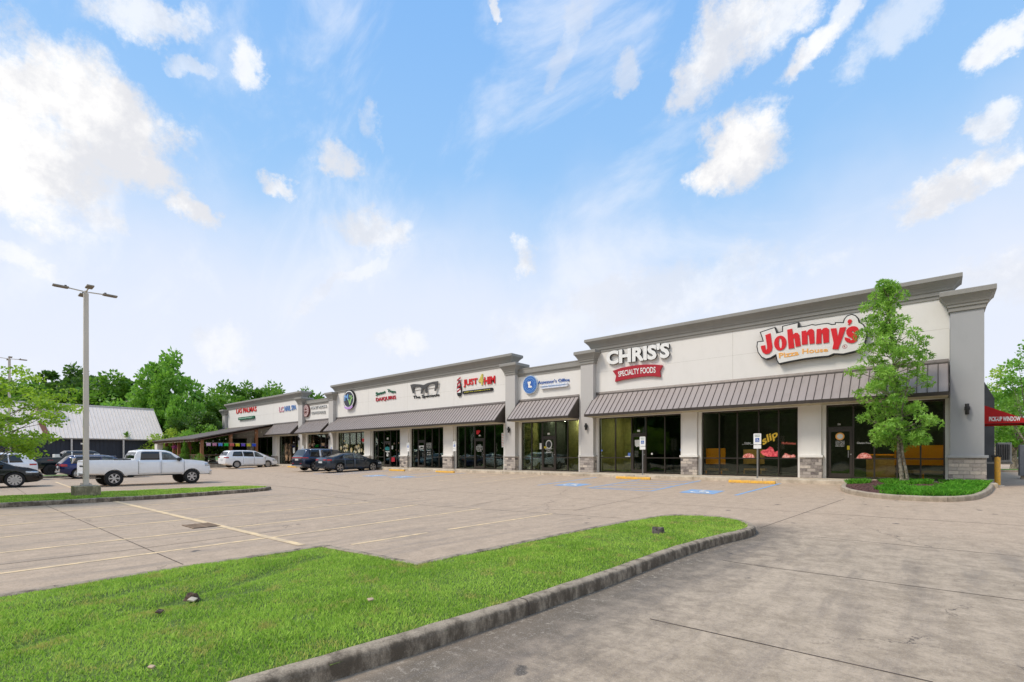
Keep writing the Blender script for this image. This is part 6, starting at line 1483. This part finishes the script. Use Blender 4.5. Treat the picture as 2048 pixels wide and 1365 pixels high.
# foreground maple at the left edge
def edge_maple():
    g = np.random.default_rng(11); x0, y0 = tpos(-38, 16.2); zb = -.42
    o = thing('tree', 'light green maple whose loose branches reach in from the left edge', 'tree', (x0, y0, zb)); P = []; D = []; tw = MB()
    H = 4.3; limb(tw, [(0, 0, 0), (.05, .02, 1.3), (0, .05, 2.6), (.05, 0, 4.0)], .10, .03, 9)
    for k in range(150):
        z = 1.55+2.75*g.random()**.9; a = g.uniform(0, 2*np.pi); f = max(.15, math.sin(math.pi*min(1, (z-1.2)/3.5))**.5); r = 2.65*f*(g.random()**.5)*(1+.12*math.sin(3*a+1))
        c = np.array([r*math.cos(a), r*math.sin(a), z+.12*math.sin(r*3)]); 
        if k % 2 == 0: b = Vector((0, 0, max(.8, z-.3-r*.35))); e = Vector(c); limb(tw, [b, b.lerp(e, .5)+Vector((0, 0, .12)), e], .018+.012*(1-z/4.5), .004, 5)
        n = int(g.uniform(40, 110)); d = unit(n, g); q = c+d*g.random((n, 1))**.5*np.array([.42, .42, .16]); P.append(q); dd = unit(n, g); dd[:, 2] = dd[:, 2]*.35-.18; D.append(dd/np.linalg.norm(dd, axis=1, keepdims=True))
    V, F = leaf_quads(np.concatenate(P), np.concatenate(D), .095, .085, g); link('crown', np_mesh('crown', V, F), leafmat('leaves_maple', srgb(72, 112, 18), srgb(164, 196, 66), .4), o)
    link('trunk', tw.mesh('trunk', smooth=True), BARK, o)
edge_maple()

# the small magnolia in the planter: layered crown read off the photograph, one extent per height
def magnolia():
    g = np.random.default_rng(21); y0 = -2.35; x0 = fx(1806, 960, y0)[0]; zb = -.06; ctr = lambda py, px: fx(px, py, y0)
    o = thing('tree', 'slender bright green tree with a twin pale trunk in the planter at the right', 'tree', (x0, y0, zb))
    rows = [(574,1754,1786),(590,1744,1802),(605,1738,1808),(622,1722,1812),(640,1712,1826),(658,1722,1812),(672,1716,1818),(688,1706,1850),(702,1704,1852),(716,1702,1858),(730,1702,1880),(746,1702,1870),
            (760,1712,1870),(772,1704,1862),(785,1702,1850),(800,1716,1848),(815,1722,1852),(830,1722,1868),(846,1716,1882),(860,1722,1880),(872,1722,1862),(884,1718,1842)]
    P = []; D = []; tw = MB(); tips = []
    stem = [Vector((0, 0, 0)), Vector((-.10, 0, 1.0)), Vector((-.16, 0, 2.0)), Vector((-.2, 0, 3.2)), Vector((-.28, 0, 4.6)), Vector((-.36, 0, 6.0)), Vector((-.5, 0, 7.1))]
    limb(tw, [(-.03, .0, -.05), (-.03, 0, .25), (-.10, 0, 1.0), (-.14, 0, 2.0), (-.2, 0, 3.2), (-.28, 0, 4.6), (-.36, 0, 6.0), (-.45, 0, 7.2)], .078, .016, 10)
    limb(tw, [(.14, -.04, -.05), (.12, -.04, .3), (.0, -.06, 1.05), (-.06, -.05, 1.9), (-.02, -.05, 2.8), (.2, 0, 3.9)], .056, .015, 10)
    tw.lathe([(.19, -.06), (.14, .06), (.1, .2)], 12, 'Z', (.05, -.01, 0))
    def st(z): 
        for a, b in zip(stem, stem[1:]):
            if z <= b.z: return a.lerp(b, (z-a.z)/(b.z-a.z))
        return stem[-1]
    for (py, xl, xr) in rows:
        xa, z = ctr(py, xl); xb, _ = ctr(py, xr); xa -= x0; xb -= x0; z -= zb; m = (xa+xb)/2; hw = (xb-xa)/2; w = hw+.03
        n = max(3, int(3.0*w+2))
        for k in range(n):
            a = 2*math.pi*k/n+g.uniform(-.5, .5)+py; rr = g.uniform(.62, .98) if k % 3 else g.uniform(.1, .5)
            cx_ = m+math.cos(a)*hw*rr*.96; cy_ = math.sin(a)*max(.3, hw)*rr*.85; cz_ = z+g.uniform(-.14, .14); tips.append((cx_, cy_, cz_, .20+.14*g.random()))
    tips += [(-.62*1.0, -.2, ctr(873, 1716)[1]-zb, .16)]
    for (a, b, c, cr) in tips:
        e = Vector((a, b, c)); s0 = st(max(1.7, c-.25*math.hypot(a, b)-.15)); limb(tw, [s0, s0.lerp(e, .5)+Vector((0, 0, -.05)), e], .022, .006, 5)
        k = int(27*(cr/.27)**2); d = unit(k, g); T = np.array([a, b, c])+d*(g.random((k, 1))**.45)*cr*np.array([1.15, 1.15, .75])
        for tpt, dv in zip(T, d):
            up = dv+np.array([0, 0, .35]); up /= np.linalg.norm(up); nl = 7
            az = g.uniform(0, 6.28)+np.arange(nl)*2*np.pi/nl; A = np.cross(up, [.3, .5, .8]); A /= np.linalg.norm(A); B_ = np.cross(up, A)
            L = np.cos(az)[:, None]*A+np.sin(az)[:, None]*B_+up*g.uniform(.15, .9, (nl, 1)); L /= np.linalg.norm(L, axis=1, keepdims=True); P.append(np.repeat(tpt[None], nl, 0)); D.append(L)
    V, F = leaf_quads(np.concatenate(P), np.concatenate(D), .135, .042, g); link('crown', np_mesh('crown', V, F), LEAF_MAG, o); link('trunk', tw.mesh('trunk', smooth=True), BARK, o)
magnolia()

# patio plants
def bush(name, label, x, y, z, h, r, mat, cat='plant', cone=True, n=2600, ls=.07, lw=.03):
    g = np.random.default_rng(int(abs(x)*10)); o = thing(name, label, cat, (x, y, z)); zz = g.random(n)**1.2; rr = r*((1-zz)**.8 if cone else np.sin(np.pi*np.clip(zz*.95+.05, 0, 1))**.5)*(g.random(n)**.4)*(1+.15*np.sin(zz*25)); a = g.uniform(0, 6.28, n)
    P = np.stack([rr*np.cos(a), rr*np.sin(a), .1*h+zz*h*.92], 1); D = unit(n, g); D[:, 2] = abs(D[:, 2])+.3; D /= np.linalg.norm(D, axis=1, keepdims=True)
    V, F = leaf_quads(P, D, ls, lw, g); link('foliage', np_mesh('foliage', V, F), mat, o); m = MB().tube((0, 0, 0), (0, 0, h*.5), .03, .015, 6); link('stem', m.mesh('stem'), BARKD, o)
    link('pot', MB().lathe([(0, 0), (.16, 0), (.2, .3), (.17, .3), (.16, .26), (0, .26)], 14).mesh('pot', smooth=True), pmat('clay_pot', srgb(120, 80, 60), .8), o)
x = fx(370.5, 880, -7.9)[0]; bush('cypress', 'narrow green cypress in a pot at the patio front', x, -7.9, 0, 2.55, .62, LEAF_MD, n=5200, ls=.13, lw=.05)
x = fx(398, 930, -7.9)[0]; bush('potted_plant', 'low leafy pot plant right of the cypress', x, -7.9, 0, 1.1, .5, LEAF_MD, cone=False, n=700, ls=.16)
x, z = fx(334, 900, -7.7); bush('potted_plant', 'dark potted shrub beside the white patio column', x, -7.7, 0, 1.9, .6, LEAF_DK, cone=False, n=900, ls=.2, lw=.1)
def basket(x, y, z, label, c_):
    g = np.random.default_rng(int(abs(x*7))); o = thing('hanging_basket', label, 'hanging basket', (x, y, z), 0, 'hanging flower baskets in the patio'); n = 420; d = unit(n, g); P = d*g.random((n, 1))**.4*np.array([.36, .36, .26])
    V, F = leaf_quads(P, unit(n, g), .09, .08, g); link('flowers', np_mesh('flowers', V, F), pmat('petals_'+('pink' if c_[1] < .3 else 'orange'), c_, .6), o); m = MB().lathe([(0, -.3), (.18, -.25), (.24, -.05)], 12); link('basket', m.mesh('basket'), DWOOD, o)
    m = MB()
    for a in (0, 2.1, 4.2): m.tube((.22*math.cos(a), .22*math.sin(a), -.05), (0, 0, .55), .006, n=4)
    link('chains', m.mesh('chains'), BLACK, o)
x, z = fx(351, 895, -7.3); basket(x, -7.3, z, 'pink flower basket hanging at the left of the patio', srgb(206, 90, 180))
x, z = fx(377, 897, -6.8); basket(x, -6.8, z, 'orange flower basket hanging behind the cypress', srgb(216, 110, 60))
# bits of growth on the metal roof gutter
for px, lb in ((252, 'small weed growing in the gutter of the metal building'),):
    p = onroof(px, 874); g = np.random.default_rng(3); o = thing('weed', lb, 'plant', tuple(p)); n = 90; V, F = leaf_quads(unit(n, g)*.35*g.random((n, 1))+np.array([.2, 0, .3]), unit(n, g), .3, .1, g); link('foliage', np_mesh('foliage', V, F), LEAF_MD, o)
